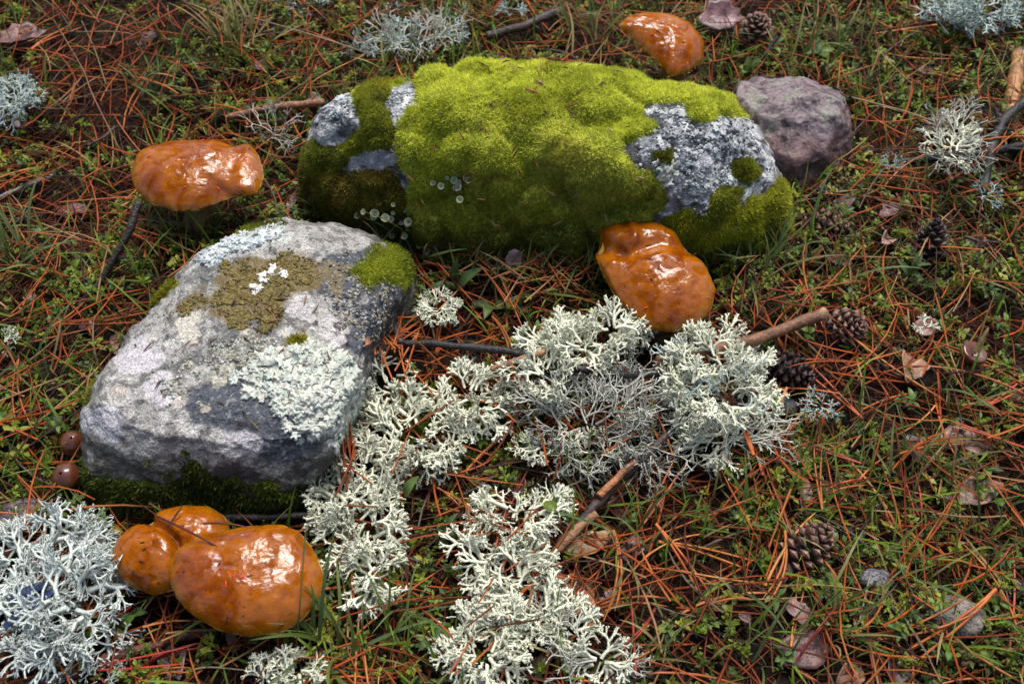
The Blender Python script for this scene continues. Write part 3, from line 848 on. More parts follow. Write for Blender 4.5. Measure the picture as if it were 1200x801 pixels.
    Gp = C + k[:, None, None] * Rt[None, ::2] + ((-0.17 * H - 0.10 * H * np.sin((1 - k) * np.pi * 0.5))[:, None, None] * n)
    obj('pore_layer', mesh_np('pore_layer', (Gp - C).reshape(-1, 3), grid_faces(10, nt // 2)[:, ::-1]), M['pores'], root, Matrix.Translation(C))
    top = C - n * H * 0.2
    K = 14; t = np.linspace(0, 1, K)[:, None]
    cl = np.array([xb, yb, zb]) * (1 - t) + top * t + np.array([0.004, 0, 0]) * np.sin(t * np.pi)
    V, F = tubes(cl[None], (stem_r * (1 + 0.25 * (1 - t[:, 0]) ** 2))[None], 16, np.array([[0.0, 1.0, 0.05]]))
    obj('stem', mesh_np('stem', V, F), M['stem'], root)
    return root, C

mushroom('broad slimy orange-brown mushroom with a pinched lobe, standing behind the pale rock',
         [(153, 203), (163, 177), (198, 166), (240, 164), (262, 166), (276, 169), (291, 167), (303, 180), (310, 205), (304, 224), (290, 230), (270, 227), (254, 236), (236, 245), (210, 247), (180, 240), (160, 224)],
         (230, 206), 0.054, (0.0, -0.10, 1), 0.015, stem_xy=P3(224, 268)[:2], dents=[(262, 214, 16, 0.003), (180, 200, 30, -0.002)],
         ridges=[([(272, 166), (268, 190), (262, 225)], 12, -0.0038)], prof=(2.4, 0.8), seed=1)
mushroom('tilted orange-brown mushroom cap standing behind the mossy boulder',
         [(724, 30), (735, 20), (755, 14), (785, 16), (810, 28), (826, 50), (824, 70), (808, 84), (787, 90), (774, 76), (756, 58), (740, 44)],
         (785, 48), 0.055, (0.22, -0.25, 1), 0.012, stem_xy=P3(786, 104)[:2], prof=(2.4, 0.75), seed=2)
mushroom('lobed glossy orange mushroom cap with a wavy pale rim, in front of the mossy boulder',
         [(697, 294), (704, 280), (701, 268), (712, 258), (735, 256), (765, 258), (790, 270), (806, 290), (826, 310), (839, 338), (834, 362), (816, 380), (790, 389), (762, 386), (740, 372), (722, 350), (708, 325), (700, 308)],
         (770, 325), 0.05, (-0.05, -0.28, 1), 0.0165, stem_xy=P3(775, 395)[:2],
         dents=[(702, 282, 9, 0.006), (735, 300, 16, 0.003)], ridges=[([(700, 290), (735, 292), (775, 282), (812, 290)], 9, -0.0065), ([(740, 258), (745, 275), (738, 290)], 5, 0.003),
         ([(707, 312), (722, 345), (745, 372)], 5, 0.0015)], prof=(2.3, 0.74), seed=3)
mushroom('wide oval orange-brown mushroom cap, largest of the cluster by the pale rock',
         [(197, 674), (206, 644), (236, 626), (290, 616), (328, 614), (350, 622), (367, 643), (380, 670), (376, 700), (356, 725), (330, 741), (290, 746), (255, 738), (225, 720), (205, 700)],
         (290, 682), 0.052, (0.03, -0.22, 1), 0.0165, stem_xy=P3(296, 735)[:2], dents=[(262, 652, 16, 0.0025), (310, 660, 20, 0.002)], prof=(2.4, 0.74), seed=4)
mushroom('two-lobed orange-brown mushroom cap with a debris-filled crease, tucked behind the wide oval cap',
         [(130, 654), (136, 634), (153, 618), (172, 611), (190, 598), (215, 592), (244, 593), (263, 604), (270, 625), (244, 652), (205, 690), (180, 697), (150, 686), (134, 670)],
         (195, 645), 0.042, (-0.08, -0.12, 1), 0.018, stem_xy=P3(190, 672)[:2],
         ridges=[([(168, 606), (190, 618), (203, 630), (207, 650)], 6, -0.009)], prof=(2.5, 0.72), seed=5)

def small_mushroom(label, px, z, r, h, upside=False, lean=(0, 0), matn='browncap'):
    p = P3(px[0], px[1], z); zb = gz1(p[0], p[1])
    root = thing('small_mushroom', label, 'mushroom', (p[0], p[1], zb))
    prof = [(0.001, h), (r * .35, h * .95), (r * .7, h * .72), (r * .93, h * .38), (r, h * .1), (r * .97, 0), (r * .85, -0.0008), (r * .3, h * .25), (0.001, h * .3)]
    V, F = lathe(prof, 28)
    V[:, 2] += 0.0007 * fbm(V, 120, 2)
    if upside:
        V[:, 2] = -V[:, 2]; F = F[:, ::-1]
    m = Matrix.Translation(p) @ Euler((lean[0], lean[1], 0.3)).to_matrix().to_4x4()
    obj('cap', mesh_np('cap', V, F), M[matn], root, m)
    t = np.linspace(0, 1, 8)[:, None]
    if upside:
        e = p + np.array([0.008, 0.012, 0.016]); cl = p * (1 - t) + e * t
        R = 0.0024 * (1 - 0.5 * t[:, 0]); R[-1] = 0.0003
    else:
        cl = np.array([p[0], p[1], zb - .005]) * (1 - t) + (p + np.array([0, 0, h * .3])) * t; R = np.full(8, 0.0032)
    V, F = tubes(cl[None], R[None], 10, np.array([[0.1, 1.0, 0.05]]))
    obj('stem', mesh_np('stem', V, F), M['stem'], root)

small_mushroom('tiny dark brown glossy mushroom cap left of the pale rock, nearer the mushroom cluster', (78, 558), 0.022, 0.0105, 0.010, lean=(0.25, -0.1))
small_mushroom('tiny half-hidden amber brown mushroom pressed against the left side of the pale rock', (86, 520), 0.020, 0.010, 0.012, lean=(0.2, 0.2))
small_mushroom('small brown overturned mushroom with its pale stalk pointing up, in the litter', (1143, 412), 0.024, 0.0105, 0.014, upside=True, lean=(0.1, 0.2))

# ------------------------------------------------------------------ litter avoiding the rocks
feet = [RM.rootpoly, RL.rootpoly, RP.rootpoly]
def outside(xy, margin=0.0):
    ok = np.ones(len(xy), bool)
    for f in feet:
        ok &= poly_sd(xy, f[::6]) < -margin
    return ok

def needle_lines(n, x0, x1, y0, y1, K=5, zr=(0.002, 0.02), Lr=(0.035, 0.075), pitch=0.12):
    c = np.stack([rng.uniform(x0, x1, n), rng.uniform(y0, y1, n)], -1)
    a = rng.uniform(0, np.pi, n) + 0.5 * fbm(np.c_[c, np.zeros(n)], 7, 2)
    L = rng.uniform(*Lr, n); t = np.linspace(-0.5, 0.5, K)
    bend = rng.normal(0, 0.12, n)
    d = np.stack([np.cos(a), np.sin(a)], -1); p = np.stack([-d[:, 1], d[:, 0]], -1)
    xy = c[:, None] + d[:, None] * (t[None, :, None] * L[:, None, None]) + p[:, None] * ((t ** 2 - .08)[None, :, None] * (bend * L)[:, None, None] * 2)
    z = gz(c[:, 0], c[:, 1]) + zr[0] + (zr[1] - zr[0]) * rng.random(n) ** 1.4
    zz = z[:, None] + (np.tan(rng.normal(0, pitch, n)) * L)[:, None] * t[None] + (rng.normal(0.0, 0.05, n) * L)[:, None] * (t ** 2)[None]
    C = np.concatenate([xy, zz[:, :, None]], 2)
    g = gz(C[:, :, 0].ravel(), C[:, :, 1].ravel()).reshape(n, K)
    C[:, :, 2] = np.maximum(C[:, :, 2], g + 0.0008)
    ok = outside(C[:, 0, :2]) & outside(C[:, -1, :2]) & outside(C[:, K // 2, :2])
    return C[ok]

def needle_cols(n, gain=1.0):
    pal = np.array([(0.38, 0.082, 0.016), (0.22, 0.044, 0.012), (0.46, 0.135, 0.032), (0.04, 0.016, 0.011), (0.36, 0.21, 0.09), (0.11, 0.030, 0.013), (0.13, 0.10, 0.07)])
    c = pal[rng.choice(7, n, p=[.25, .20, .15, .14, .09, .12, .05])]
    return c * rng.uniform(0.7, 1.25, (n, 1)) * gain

def litter(name, label, n, box, K, zr, R0, gain=1.0, **kw):
    C = needle_lines(n, *box, K=K, zr=zr, **kw)
    N = len(C)
    R = R0 * rng.uniform(0.75, 1.25, (N, 1)) * np.interp(np.linspace(0, 1, K), [0, .1, .8, 1], [.8, 1, .85, .15])[None]
    V, F = tubes(C, R, 3, flat=0.7, phase=0.5)
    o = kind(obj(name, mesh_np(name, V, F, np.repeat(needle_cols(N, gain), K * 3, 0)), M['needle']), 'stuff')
    return tag(o, label, 'pine needles')

litter('pine_needle_litter', 'dense mat of rust-brown fallen pine needles covering the forest floor', 21500, (-0.78, 0.80, -0.02, 1.16), 4, (0.001, 0.012), 0.00070, gain=0.30)  # darker lower layer: rotted needles, with shade of the gaps put into their colour
litter('pine_needle_litter', 'looser upper layer of long rust-brown pine needles crossing over the mat', 8400, (-0.78, 0.80, -0.02, 1.16), 5, (0.010, 0.026), 0.00088, gain=0.85, Lr=(0.045, 0.085), pitch=0.16)
out = []
litter('pine_needle_litter', 'sparser rust-brown pine needles on the forest floor beyond the boulders', 16000, (-1.5, 1.5, 1.14, 2.1), 3, (0.001, 0.012), 0.0007)
litter('pine_needle_litter', 'sparser rust-brown pine needles on the forest floor beside the clearing, left of the boulders', 9000, (-1.6, -0.76, -0.1, 1.2), 3, (0.001, 0.012), 0.0007)
litter('pine_needle_litter', 'sparser rust-brown pine needles on the forest floor beside the clearing, right of the boulders', 9000, (0.78, 1.6, -0.1, 1.2), 3, (0.001, 0.012), 0.0007)

# single needles that can be picked out, lying on top
nm = []
for k in range(9):
    K = 8; t = np.linspace(-0.5, 0.5, K)
    L = 0.05 + 0.004 * k
    C1 = np.stack([t * L, 0.006 * (k - 4) * (t ** 2), 0.004 * np.sin(t * 3 + k)], -1)
    lines = [C1]
    if k % 2:
        C2 = C1.copy(); C2[:, 1] += (t + 0.5) * (0.003 + 0.0012 * k); C2[:, 2] += (t + .5) * 0.0015
        lines.append(C2)
    R = np.tile(0.00095 * np.interp(np.linspace(0, 1, K), [0, .06, .85, 1], [1.25, 1, .85, .1]), (len(lines), 1))
    V, F = tubes(np.array(lines), R, 5, flat=0.65)
    cc = np.array([(0.40, 0.105, 0.03), (0.33, 0.075, 0.024), (0.45, 0.15, 0.05)][k % 3])
    nm.append(mesh_np('pine_needle', V, F, np.tile(cc, (len(V), 1))))
cnt = 0
while cnt < 160:
    u, v = random.uniform(-10, 1210), random.uniform(20, 810)
    if random.random() > 0.35 + 0.65 * v / 800:
        continue
    p = P3(u, v, 0.015)
    a = random.uniform(0, 6.28)
    e = np.array([[p[0] + .03 * math.cos(a), p[1] + .03 * math.sin(a)], [p[0] - .03 * math.cos(a), p[1] - .03 * math.sin(a)], [p[0], p[1]]])
    if not outside(e, 0.004).all():
        continue
    m = Matrix.Translation((p[0], p[1], gz1(p[0], p[1]) + random.uniform(0.009, 0.019))) @ Euler((random.gauss(0, .3), random.gauss(0, .10), a)).to_matrix().to_4x4() @ Matrix.Scale(random.uniform(.75, 1.3), 4)
    o = obj('pine_needle', nm[cnt % 9], M['needle1'], None, m)
    tag(o, 'rust-orange fallen pine needle lying on top of the forest litter', 'pine needle', 'loose pine needles on the litter')
    cnt += 1
# needles caught on the rocks and caps

# ------------------------------------------------------------------ tiny green ground plants (uncountable)
def green_cover(n, box, name, label, thr=-0.05, leafL=(0.003, 0.0075), per=8):
    xy = np.stack([rng.uniform(box[0], box[1], n), rng.uniform(box[2], box[3], n)], -1)
    den = fbm(np.c_[xy, np.zeros(n)], 6, 4, 0.6, off=31) + rng.normal(0, .16, n) + 0.25 * sstep(0.6, 0.9, xy[:, 1]) + 0.12 * sstep(0.15, 0.3, xy[:, 0])
    ok = (den > thr) & outside(xy, 0.0)
    xy = xy[ok]; n = len(xy)
    z = gz(xy[:, 0], xy[:, 1]) + rng.uniform(0.003, 0.019, n)
    c = np.c_[xy, z]
    base = np.repeat(c, per, 0); m = n * per
    base = base + np.c_[rng.normal(0, .0012, (m, 2)), rng.uniform(-.006, .002, m)]
    az = rng.uniform(0, 2 * np.pi, m); el = rng.uniform(-0.1, 1.0, m)
    d = np.stack([np.cos(az) * np.cos(el), np.sin(az) * np.cos(el), np.sin(el)], -1)
    sd = np.stack([-np.sin(az), np.cos(az), np.zeros(m)], -1)
    L = (rng.uniform(*leafL, n).repeat(per) * rng.uniform(.7, 1.2, m))[:, None]; W = L * rng.uniform(0.14, 0.30, m)[:, None]
    dn = np.array([0, 0, 1.0])
    V = np.stack([base, base + d * L * .5 - sd * W + dn * L * .08, base + d * L - dn * L * .12, base + d * L * .5 + sd * W + dn * L * .08, base + d * L * .5], 1).reshape(-1, 3)
    b = 5 * np.arange(m)[:, None]
    F = np.concatenate([b + np.array([[0, 1, 4]]), b + np.array([[1, 2, 4]]), b + np.array([[2, 3, 4]]), b + np.array([[3, 0, 4]])])
    pal = np.array([(0.13, 0.24, 0.018), (0.21, 0.33, 0.025), (0.06, 0.12, 0.016), (0.30, 0.36, 0.035)])
    cc = pal[rng.integers(0, 4, n)] * rng.uniform(.7, 1.25, (n, 1))
    o = kind(obj(name, mesh_np(name, V, F, np.repeat(cc, per * 5, 0)), M['leaf']), 'stuff')
    return tag(o, label, 'ground cover')

green_cover(29000, (-0.78, 0.80, -0.02, 1.16), 'ground_moss', 'tiny green moss plants and seedlings scattered through the pine needles', thr=0.0, per=11)
green_cover(9000, (-1.6, 1.6, 1.16, 2.1), 'ground_moss', 'tiny green moss plants on the far forest floor behind the boulders', thr=0.0, per=5)

# fine grass (uncountable) and grass tufts
def grass_lines(n, xy, Lr, K=6, spread=0.9):
    az = rng.uniform(0, 2 * np.pi, n); L = rng.uniform(*Lr, n); t = np.linspace(0, 1, K)
    lean = rng.uniform(0.25, 1.2, n) * spread
    h = np.stack([np.cos(az), np.sin(az)], -1)
    th = lean[:, None] * (0.45 + 0.75 * t[None])
    dx = np.sin(th) * (L / (K - 1))[:, None]; dz = np.cos(th) * (L / (K - 1))[:, None]
    r = np.concatenate([np.zeros((n, 1)), np.cumsum(dx, 1)[:, :-1]], 1); z = np.concatenate([np.zeros((n, 1)), np.cumsum(dz, 1)[:, :-1]], 1)
    tw = rng.normal(0, .25, n)[:, None] * t[None]
    ca, sa = np.cos(az[:, None] + tw), np.sin(az[:, None] + tw)
    C = np.stack([xy[:, 0:1] + r * ca, xy[:, 1:2] + r * sa, gz(xy[:, 0], xy[:, 1])[:, None] + 0.002 + z], -1)
    return C

def fine_grass(n, box, name, label):
    xy = np.stack([rng.uniform(box[0], box[1], n), rng.uniform(box[2], box[3], n)], -1)
    den = fbm(np.c_[xy, np.zeros(n)], 5, 3, off=51) + rng.normal(0, .2, n)
    xy = xy[(den + 0.15 * sstep(0.1, 0.3, xy[:, 0]) > 0.0) & outside(xy, 0.004)]; n = len(xy)
    C = grass_lines(n, xy, (0.02, 0.06), spread=1.1); K = C.shape[1]
    ok = outside(C[:, -1, :2]); C = C[ok]; n = len(C)
    W = 0.0007 * rng.uniform(.5, 1.7, (n, 1)) * np.array([.8, 1, 1, .85, .6, .1])[None]
    V, F = ribbons(C, W)
    pal = np.array([(0.13, 0.22, 0.025), (0.20, 0.29, 0.04), (0.38, 0.31, 0.13), (0.20, 0.18, 0.04), (0.08, 0.14, 0.03)])
    cc = pal[rng.choice(5, n, p=[.32, .24, .14, .14, .16])] * rng.uniform(.7, 1.25, (n, 1))
    o = kind(obj(name, mesh_np(name, V, F, np.repeat(cc, K * 3, 0)), M['grass']), 'stuff')
    return tag(o, label, 'grass')

fine_grass(11200, (-0.78, 0.80, -0.02, 1.16), 'fine_grass', 'thin green and straw-coloured grass blades threading through the litter')
fine_grass(5000, (-1.6, 1.6, 1.16, 2.1), 'fine_grass', 'thin grass blades on the far forest floor behind the boulders')

bladem = []
for k in range(6):
    L = 0.05 + 0.008 * k; K = 8; t = np.linspace(0, 1, K)
    lean = 0.3 + 0.12 * k
    th = lean * (0.3 + t)
    C = np.stack([np.cumsum(np.sin(th)) * L / K, 0.002 * np.sin(t * 4 + k), np.cumsum(np.cos(th)) * L / K], -1)
    V, F = ribbons(C[None], (0.00125 * np.array([.7, .9, 1, 1, .9, .75, .5, .08]))[None], np.array([[0.0, 0.0, 1.0]]))
    cc = [(0.11, 0.17, 0.04), (0.15, 0.20, 0.06), (0.36, 0.29, 0.13), (0.12, 0.16, 0.04), (0.20, 0.20, 0.07), (0.10, 0.15, 0.05)][k]
    bladem.append(mesh_np('grass_blade', V, F, np.tile(cc, (len(V), 1))))

def tuft(label, px, n, spread, scale=1.0, straw=False, group=None):
    p = P3(px[0], px[1]); z = gz1(p[0], p[1])
    root = thing('grass_tuft', label, 'grass', (p[0], p[1], z), group)
    for k in range(n):
        a = random.uniform(0, 6.28)
        q = (p[0] + random.gauss(0, spread), p[1] + random.gauss(0, spread * .8))
        m = Matrix.Translation((q[0], q[1], gz1(*q) + .001)) @ Euler((random.gauss(0, .25), random.gauss(0.15, .25), a)).to_matrix().to_4x4() @ Matrix.Scale(random.uniform(.55, 1.15) * scale, 4)
        obj('grass_blade', bladem[2] if straw and random.random() < .8 else random.choice(bladem), M['grass'], root, m)

tuft('pale fine-bladed grass tuft left of the broad back mushroom', (14, 318), 60, 0.012, 0.9)
tuft('straw-yellow dry grass tuft behind the broad slimy mushroom', (282, 60), 55, 0.016, 1.0, True)
tuft('grass tuft with brown needles caught in it below the middle of the mossy boulder', (640, 322), 55, 0.030, 0.9)
tuft('grass tuft at the right foot of the mossy boulder beside the lobed mushroom', (872, 322), 30, 0.014, 0.9)
tuft('grass blades growing beside the right edge of the wide oval mushroom', (385, 770), 16, 0.008, 1.0)
for (u, v) in [(440, 305), (490, 314), (545, 318), (590, 322), (690, 322), (840, 328), (900, 322), (925, 300), (375, 245)]:
    tuft('grass tuft sprouting along the shaded foot of the mossy boulder', (u, v), 16, 0.010, 0.85, group='grass along the boulder foot')
tuft('grass tuft between the tilted mushroom and the mossy boulder', (700, 62), 40, 0.03, 1.1)
tuft('grass tuft behind the small purple-brown stone', (960, 66), 40, 0.025, 0.9)
for (u, v) in [(60, 30), (180, 110), (420, 20), (1060, 300), (1120, 470), (1020, 500), (900, 520), (860, 610), (1010, 590), (1150, 640), (840, 700), (1060, 690), (980, 740), (1170, 770),
               (470, 740), (760, 760), (560, 20), (30, 260), (1080, 250), (1180, 350), (960, 330), (750, 650), (890, 780), (420, 790), (60, 440), (1000, 120), (840, 560), (1090, 560)]:
    tuft('small loose tuft of thin green and straw grass rooted in the needle litter', (u, v), random.randint(10, 18), 0.012, 0.75, group='small grass tufts in the litter')

# ------------------------------------------------------------------ small leafy sprigs
def leaf_mesh(L, W, c):
    ns, nw = 7, 5
    s = np.linspace(0, 1, ns)[:, None]; t = np.linspace(-1, 1, nw)[None]
    w = W * np.sin(np.pi * s ** 0.8) ** 0.75
    V = np.stack([s * L + 0 * t, w * t, 0.12 * L * np.sin(np.pi * s) + 0.35 * w * t * t - 0.1 * L * s ** 2], -1)
    B = V.copy(); B[:, :, 2] -= 0.00025
    i, j = np.meshgrid(np.arange(ns - 1), np.arange(nw - 1), indexing='ij')
    f = np.stack([i * nw + j, (i + 1) * nw + j, (i + 1) * nw + j + 1, i * nw + j + 1], -1).reshape(-1, 4)
    n = ns * nw
    VV = np.concatenate([V.reshape(-1, 3), B.reshape(-1, 3)])
    return mesh_np('leaf', VV, np.concatenate([f, f[:, ::-1] + n]), np.tile(c, (len(VV), 1)))

leafm = [leaf_mesh(0.012, 0.0036, (0.10, 0.17, 0.03)), leaf_mesh(0.014, 0.003, (0.14, 0.21, 0.06)), leaf_mesh(0.010, 0.0040, (0.13, 0.20, 0.03)), leaf_mesh(0.016, 0.0026, (0.09, 0.15, 0.05))]
yellowleaf = leaf_mesh(0.014, 0.0028, (0.55, 0.45, 0.04))

def sprig(label, px, n, scale=1.0, group=None, mesh=None, z=0.008, up=0.35):
    p = P3(px[0], px[1], z); zb = gz1(p[0], p[1])
    root = thing('leafy_sprig', label, 'plant', (p[0], p[1], zb), group)
    a0 = random.uniform(0, 6.28)
    hh = z + random.uniform(0, .006)
    t = np.linspace(0, 1, 4)[:, None]
    cl = np.array([p[0], p[1], zb - .002]) * (1 - t) + np.array([p[0], p[1], zb + hh]) * t
    V, F = tubes(cl[None], np.full((1, 4), 0.0005), 5, np.array([[0.1, 1, .1]]))
    obj('stalk', mesh_np('stalk', V, F, np.tile((0.12, 0.14, 0.04), (len(V), 1))), M['leaf'], root)
    for k in range(n):
        m = Matrix.Translation((p[0], p[1], zb + hh * (0.6 + 0.4 * k / max(1, n - 1)))) @ Euler((random.gauss(0, .25), -random.uniform(0.0, 0.9) * up * 2, a0 + k * 2.4 + random.gauss(0, .3))).to_matrix().to_4x4() @ Matrix.Scale(scale * random.uniform(.75, 1.15), 4)
        obj('leaf', mesh or random.choice(leafm), M['leaf'], root, m)

sprig('pair of rounded green leaves beside the white lichen near the litter strip', (474, 576), 2, 1.35, z=0.018, up=0.6)
sprig('green leafy sprig poking out of the long white lichen clump', (652, 598), 4, 1.2, z=0.03, up=0.6)
sprig('green leaves at the foot of the pale rock behind the oval mushroom', (276, 602), 4, 1.0, z=0.014)
sprig('single yellow leaf standing beside the two-lobed mushroom', (132, 616), 1, 1.0, mesh=yellowleaf, z=0.014, up=0.3)
sprig('long pointed green leaves standing in front of the mossy boulder', (535, 330), 4, 1.7, mesh=leafm[3], z=0.02, up=0.9)
sprig('grey-green long-leaved sprig lying right of the needle heap by the pale rock', (575, 355), 4, 1.6, mesh=leafm[1], z=0.012, up=0.2)
sprig('bright green long-leaved seedling beside the dark pine cone', (1068, 320), 5, 1.3, mesh=leafm[3], z=0.02, up=0.8)
sprig('green clump of leaves behind the purple-brown stone', (958, 66), 7, 1.4, z=0.014)
sprig('upright pale leaves between the boulder and the purple-brown stone', (876, 88), 4, 1.5, mesh=leafm[1], z=0.016, up=0.9)
k = 0
while k < 95:
    u, v = random.uniform(0, 1200), random.uniform(0, 801)
    p = P3(u, v)
    if not outside(np.array([[p[0], p[1]]]), 0.008)[0]:
        continue
    if 350 < u < 900 and 350 < v < 801 and random.random() < .6:
        continue
    sprig('small green leafy seedling growing up through the pine needles', (u, v), random.randint(3, 7), random.uniform(.5, .95), group='green seedlings in the litter', z=random.uniform(.008, .016))
    k += 1

# ------------------------------------------------------------------ twigs and sticks
def twig(name, label, pts, r0, r1, c, cat='twig', stubs=0, group=None, endc=None, seed=0, rough=0.18):
    """pts: (u,v,z above ground plane)"""
    w = np.array([P3(u, v, z) for u, v, z in pts])
    K = 40
    tt = np.concatenate([[0], np.cumsum(np.linalg.norm(np.diff(w, axis=0), axis=1))]); s = np.linspace(0, tt[-1], K)
    C = np.stack([np.interp(s, tt, w[:, k]) for k in range(3)], -1)
    for _ in range(3):
        C[1:-1] = .25 * C[:-2] + .5 * C[1:-1] + .25 * C[2:]
    C += 0.0012 * np.stack([fbm(C, 40, 2, off=seed + q) for q in (0, 4, 8)], -1)
    R = np.linspace(r0, r1, K) * (1 + rough * fbm(C, 120, 2, off=seed))
    C = np.concatenate([C[:1], C, C[-1:]]); R = np.concatenate([[R[0] * .1], R, [R[-1] * .1]])
    C[0] -= (C[2] - C[1]) * .15; C[-1] += (C[-2] - C[-3]) * .15
    V, F = tubes(C[None], R[None], 10, np.array([[0.05, 0.02, 1.0]]))
    V += 0.12 * r0 * np.stack([fbm(V, 260, 2, off=seed + q) for q in (1, 5, 9)], -1)
    cc = np.tile(np.array(c, float), (len(V), 1)) * (1 + .5 * fbm(V, 70, 3, off=seed)[:, None])
    if endc is not None:
        cc[-30:] = endc
    base = w[0] if w[0][2] < w[-1][2] else w[-1]
    root = thing(name, label, cat, base, group)
    obj('shaft', mesh_np('shaft', V, F, cc), M['bark'], root)
    rs = random.Random(seed)
    for k in range(stubs):
        i = rs.randint(6, 36); p = C[i]; T = C[i + 1] - C[i]; T /= np.linalg.norm(T)
        d = np.cross(T, [rs.gauss(0, 1), rs.gauss(0, 1), rs.gauss(0.3, 1)]); d /= np.linalg.norm(d); d = d * .8 + T * .6
        Lb = rs.uniform(0.01, 0.025); t = np.linspace(0, 1, 6)[:, None]
        cl = p + d * Lb * t + np.array([0, 0, -.003]) * t ** 2
        rr = R[i] * .55 * (1 - .6 * t[:, 0]); rr[-1] *= .2
        V, F = tubes(cl[None], rr[None], 7, np.array([[0.3, .5, .8]]))
        obj('side_twig', mesh_np('side_twig', V, F, np.tile(c, (len(V), 1))), M['bark'], root)

BLK = (0.022, 0.018, 0.018); BRN = (0.13, 0.055, 0.026); TAN = (0.26, 0.13, 0.06); RED = (0.10, 0.032, 0.018)
twig('stick', 'long dark branch lying under the white lichens in front of the lobed mushroom', [(470, 402, .024), (540, 405, .028), (600, 412, .03), (690, 436, .028), (760, 440, .03), (830, 430, .03)], 0.0028, 0.0034, BLK, 'stick', 6, seed=1)
twig('stick', 'smooth brown broken stick jutting out right of the lichen ball', [(770, 424, .034), (880, 400, .032), (968, 366, .034)], 0.0042, 0.0050, (0.17, 0.075, 0.034), 'stick', 0, endc=(0.34, 0.2, 0.1), seed=2, rough=.08)
twig('stick', 'short tan twig across the dark branch among the white lichens', [(575, 432, .034), (640, 412, .040)], 0.0026, 0.0022, TAN, 'twig', 1, seed=3)
twig('stick', 'slim brown stick resting against the left flank of the mossy boulder', [(268, 137, .014), (320, 126, .018), (380, 120, .022)], 0.0036, 0.0040, (0.20, 0.085, 0.04), 'stick', 1, seed=4, rough=.1)
twig('twig', 'dark twig slanting through the litter below the lichen ball', [(655, 640, .016), (700, 588, .022), (745, 545, .026), (782, 510, .03)], 0.0036, 0.0028, (0.05, 0.03, 0.025), 'twig', 3, seed=5)
twig('twig', 'peeling tan stick beside the long white lichen clump', [(640, 662, .014), (672, 622, .02), (700, 602, .022)], 0.0036, 0.0030, TAN, 'stick', 0, seed=6)
twig('twig', 'orange-brown bare twig crossing above the slanting dark twig', [(702, 582, .028), (730, 552, .03), (745, 540, .03)], 0.0030, 0.0026, (0.28, 0.11, 0.04), 'twig', 0, seed=7)
twig('twig', 'thin black twig between the mushroom cluster and the pale rock', [(262, 607, .018), (310, 606, .018), (362, 604, .02)], 0.0026, 0.0026, BLK, 'twig', 0, seed=8)
twig('bark_strip', 'dark red-brown bark strip lying under the webbed white lichen', [(20, 806, .012), (90, 786, .014), (160, 762, .014), (245, 738, .012)], 0.0050, 0.0030, RED, 'bark', 0, seed=9)
twig('twig', 'dark forked twig standing against the broad back mushroom', [(70, 388, .006), (118, 330, .02), (150, 275, .045), (163, 238, .058)], 0.0020, 0.0034, (0.03, 0.018, 0.014), 'twig', 3, seed=10)
twig('twig', 'black twig carrying white lichen right of the purple-brown stone', [(1045, 192, .02), (1100, 184, .022), (1160, 178, .02), (1215, 168, .02)], 0.0034, 0.0042, BLK, 'twig', 3, seed=11)
twig('twig', 'gnarled black branch crossing the lichen-bearing twig by the wood chunk', [(1152, 225, .012), (1160, 180, .026), (1176, 140, .034), (1215, 108, .04)], 0.0042, 0.0052, BLK, 'twig', 3, seed=12)
twig('wood_chunk', 'bare orange-tan broken wood piece standing among black twigs', [(1180, 165, .012), (1186, 120, .022), (1194, 62, .03)], 0.0085, 0.007, (0.40, 0.19, 0.07), 'wood', 0, endc=(0.10, .05, .03), seed=13, rough=.25)
twig('twig', 'short black twig poking up through the needles near the dark pine cones', [(893, 80, .008), (900, 60, .02), (911, 42, .03)], 0.0022, 0.0018, BLK, 'twig', 1, seed=14)
twig('twig', 'blackened twig half buried beside the small grey stone', [(1030, 702, .01), (1065, 728, .012), (1108, 760, .012)], 0.0028, 0.0022, BLK, 'twig', 2, seed=15)
twig('twig', 'thin grey twig in the needles left of the broad mushroom', [(0, 232, .012), (30, 218, .014), (62, 206, .012)], 0.0022, 0.0018, (0.14, 0.13, 0.12), 'twig', 1, seed=16)
twig('twig', 'grey twig wedged beside the left flank of the mossy boulder', [(362, 232, .02), (385, 240, .02), (402, 250, .02)], 0.0030, 0.0024, (0.10, 0.09, 0.085), 'twig', 0, seed=17)
twig('twig', 'dark twig stub under the mushroom-side white lichen', [(455, 372, .02), (462, 384, .03), (470, 402, .03)], 0.003, 0.003, (0.07, 0.06, 0.06), 'twig', 0, seed=18)
twig('twig', 'dark stick behind the mossy boulder among pale lichens', [(570, 42, .016), (610, 32, .02), (660, 12, .022)], 0.0045, 0.005, (0.06, 0.04, 0.035), 'stick', 2, seed=19)
for k, (u, v, a, L) in enumerate([(870, 690, .3, 50), (1000, 640, 2.2, 40), (1130, 540, .9, 46), (940, 300, 1.8, 36), (480, 650, .5, 40), (560, 570, 2.6, 44), (90, 300, 1.2, 50), (230, 90, .2, 46), (120, 160, 2.5, 40), (1040, 430, .6, 44), (760, 790, 2.8, 60), (1150, 280, .2, 40), (1020, 30, .3, 50), (620, 520, 2.9, 60), (700, 500, .4, 50)]):
    dx, dy = math.cos(a) * L / 2, math.sin(a) * L / 2
    twig('twig', 'thin dark twig fragment lost in the needle litter', [(u - dx, v - dy, .012), (u, v + 3, .015), (u + dx, v + dy, .013)], 0.0016, 0.0012, (0.045, 0.028, 0.02), 'twig', 1, group='dark twig fragments', seed=30 + k)

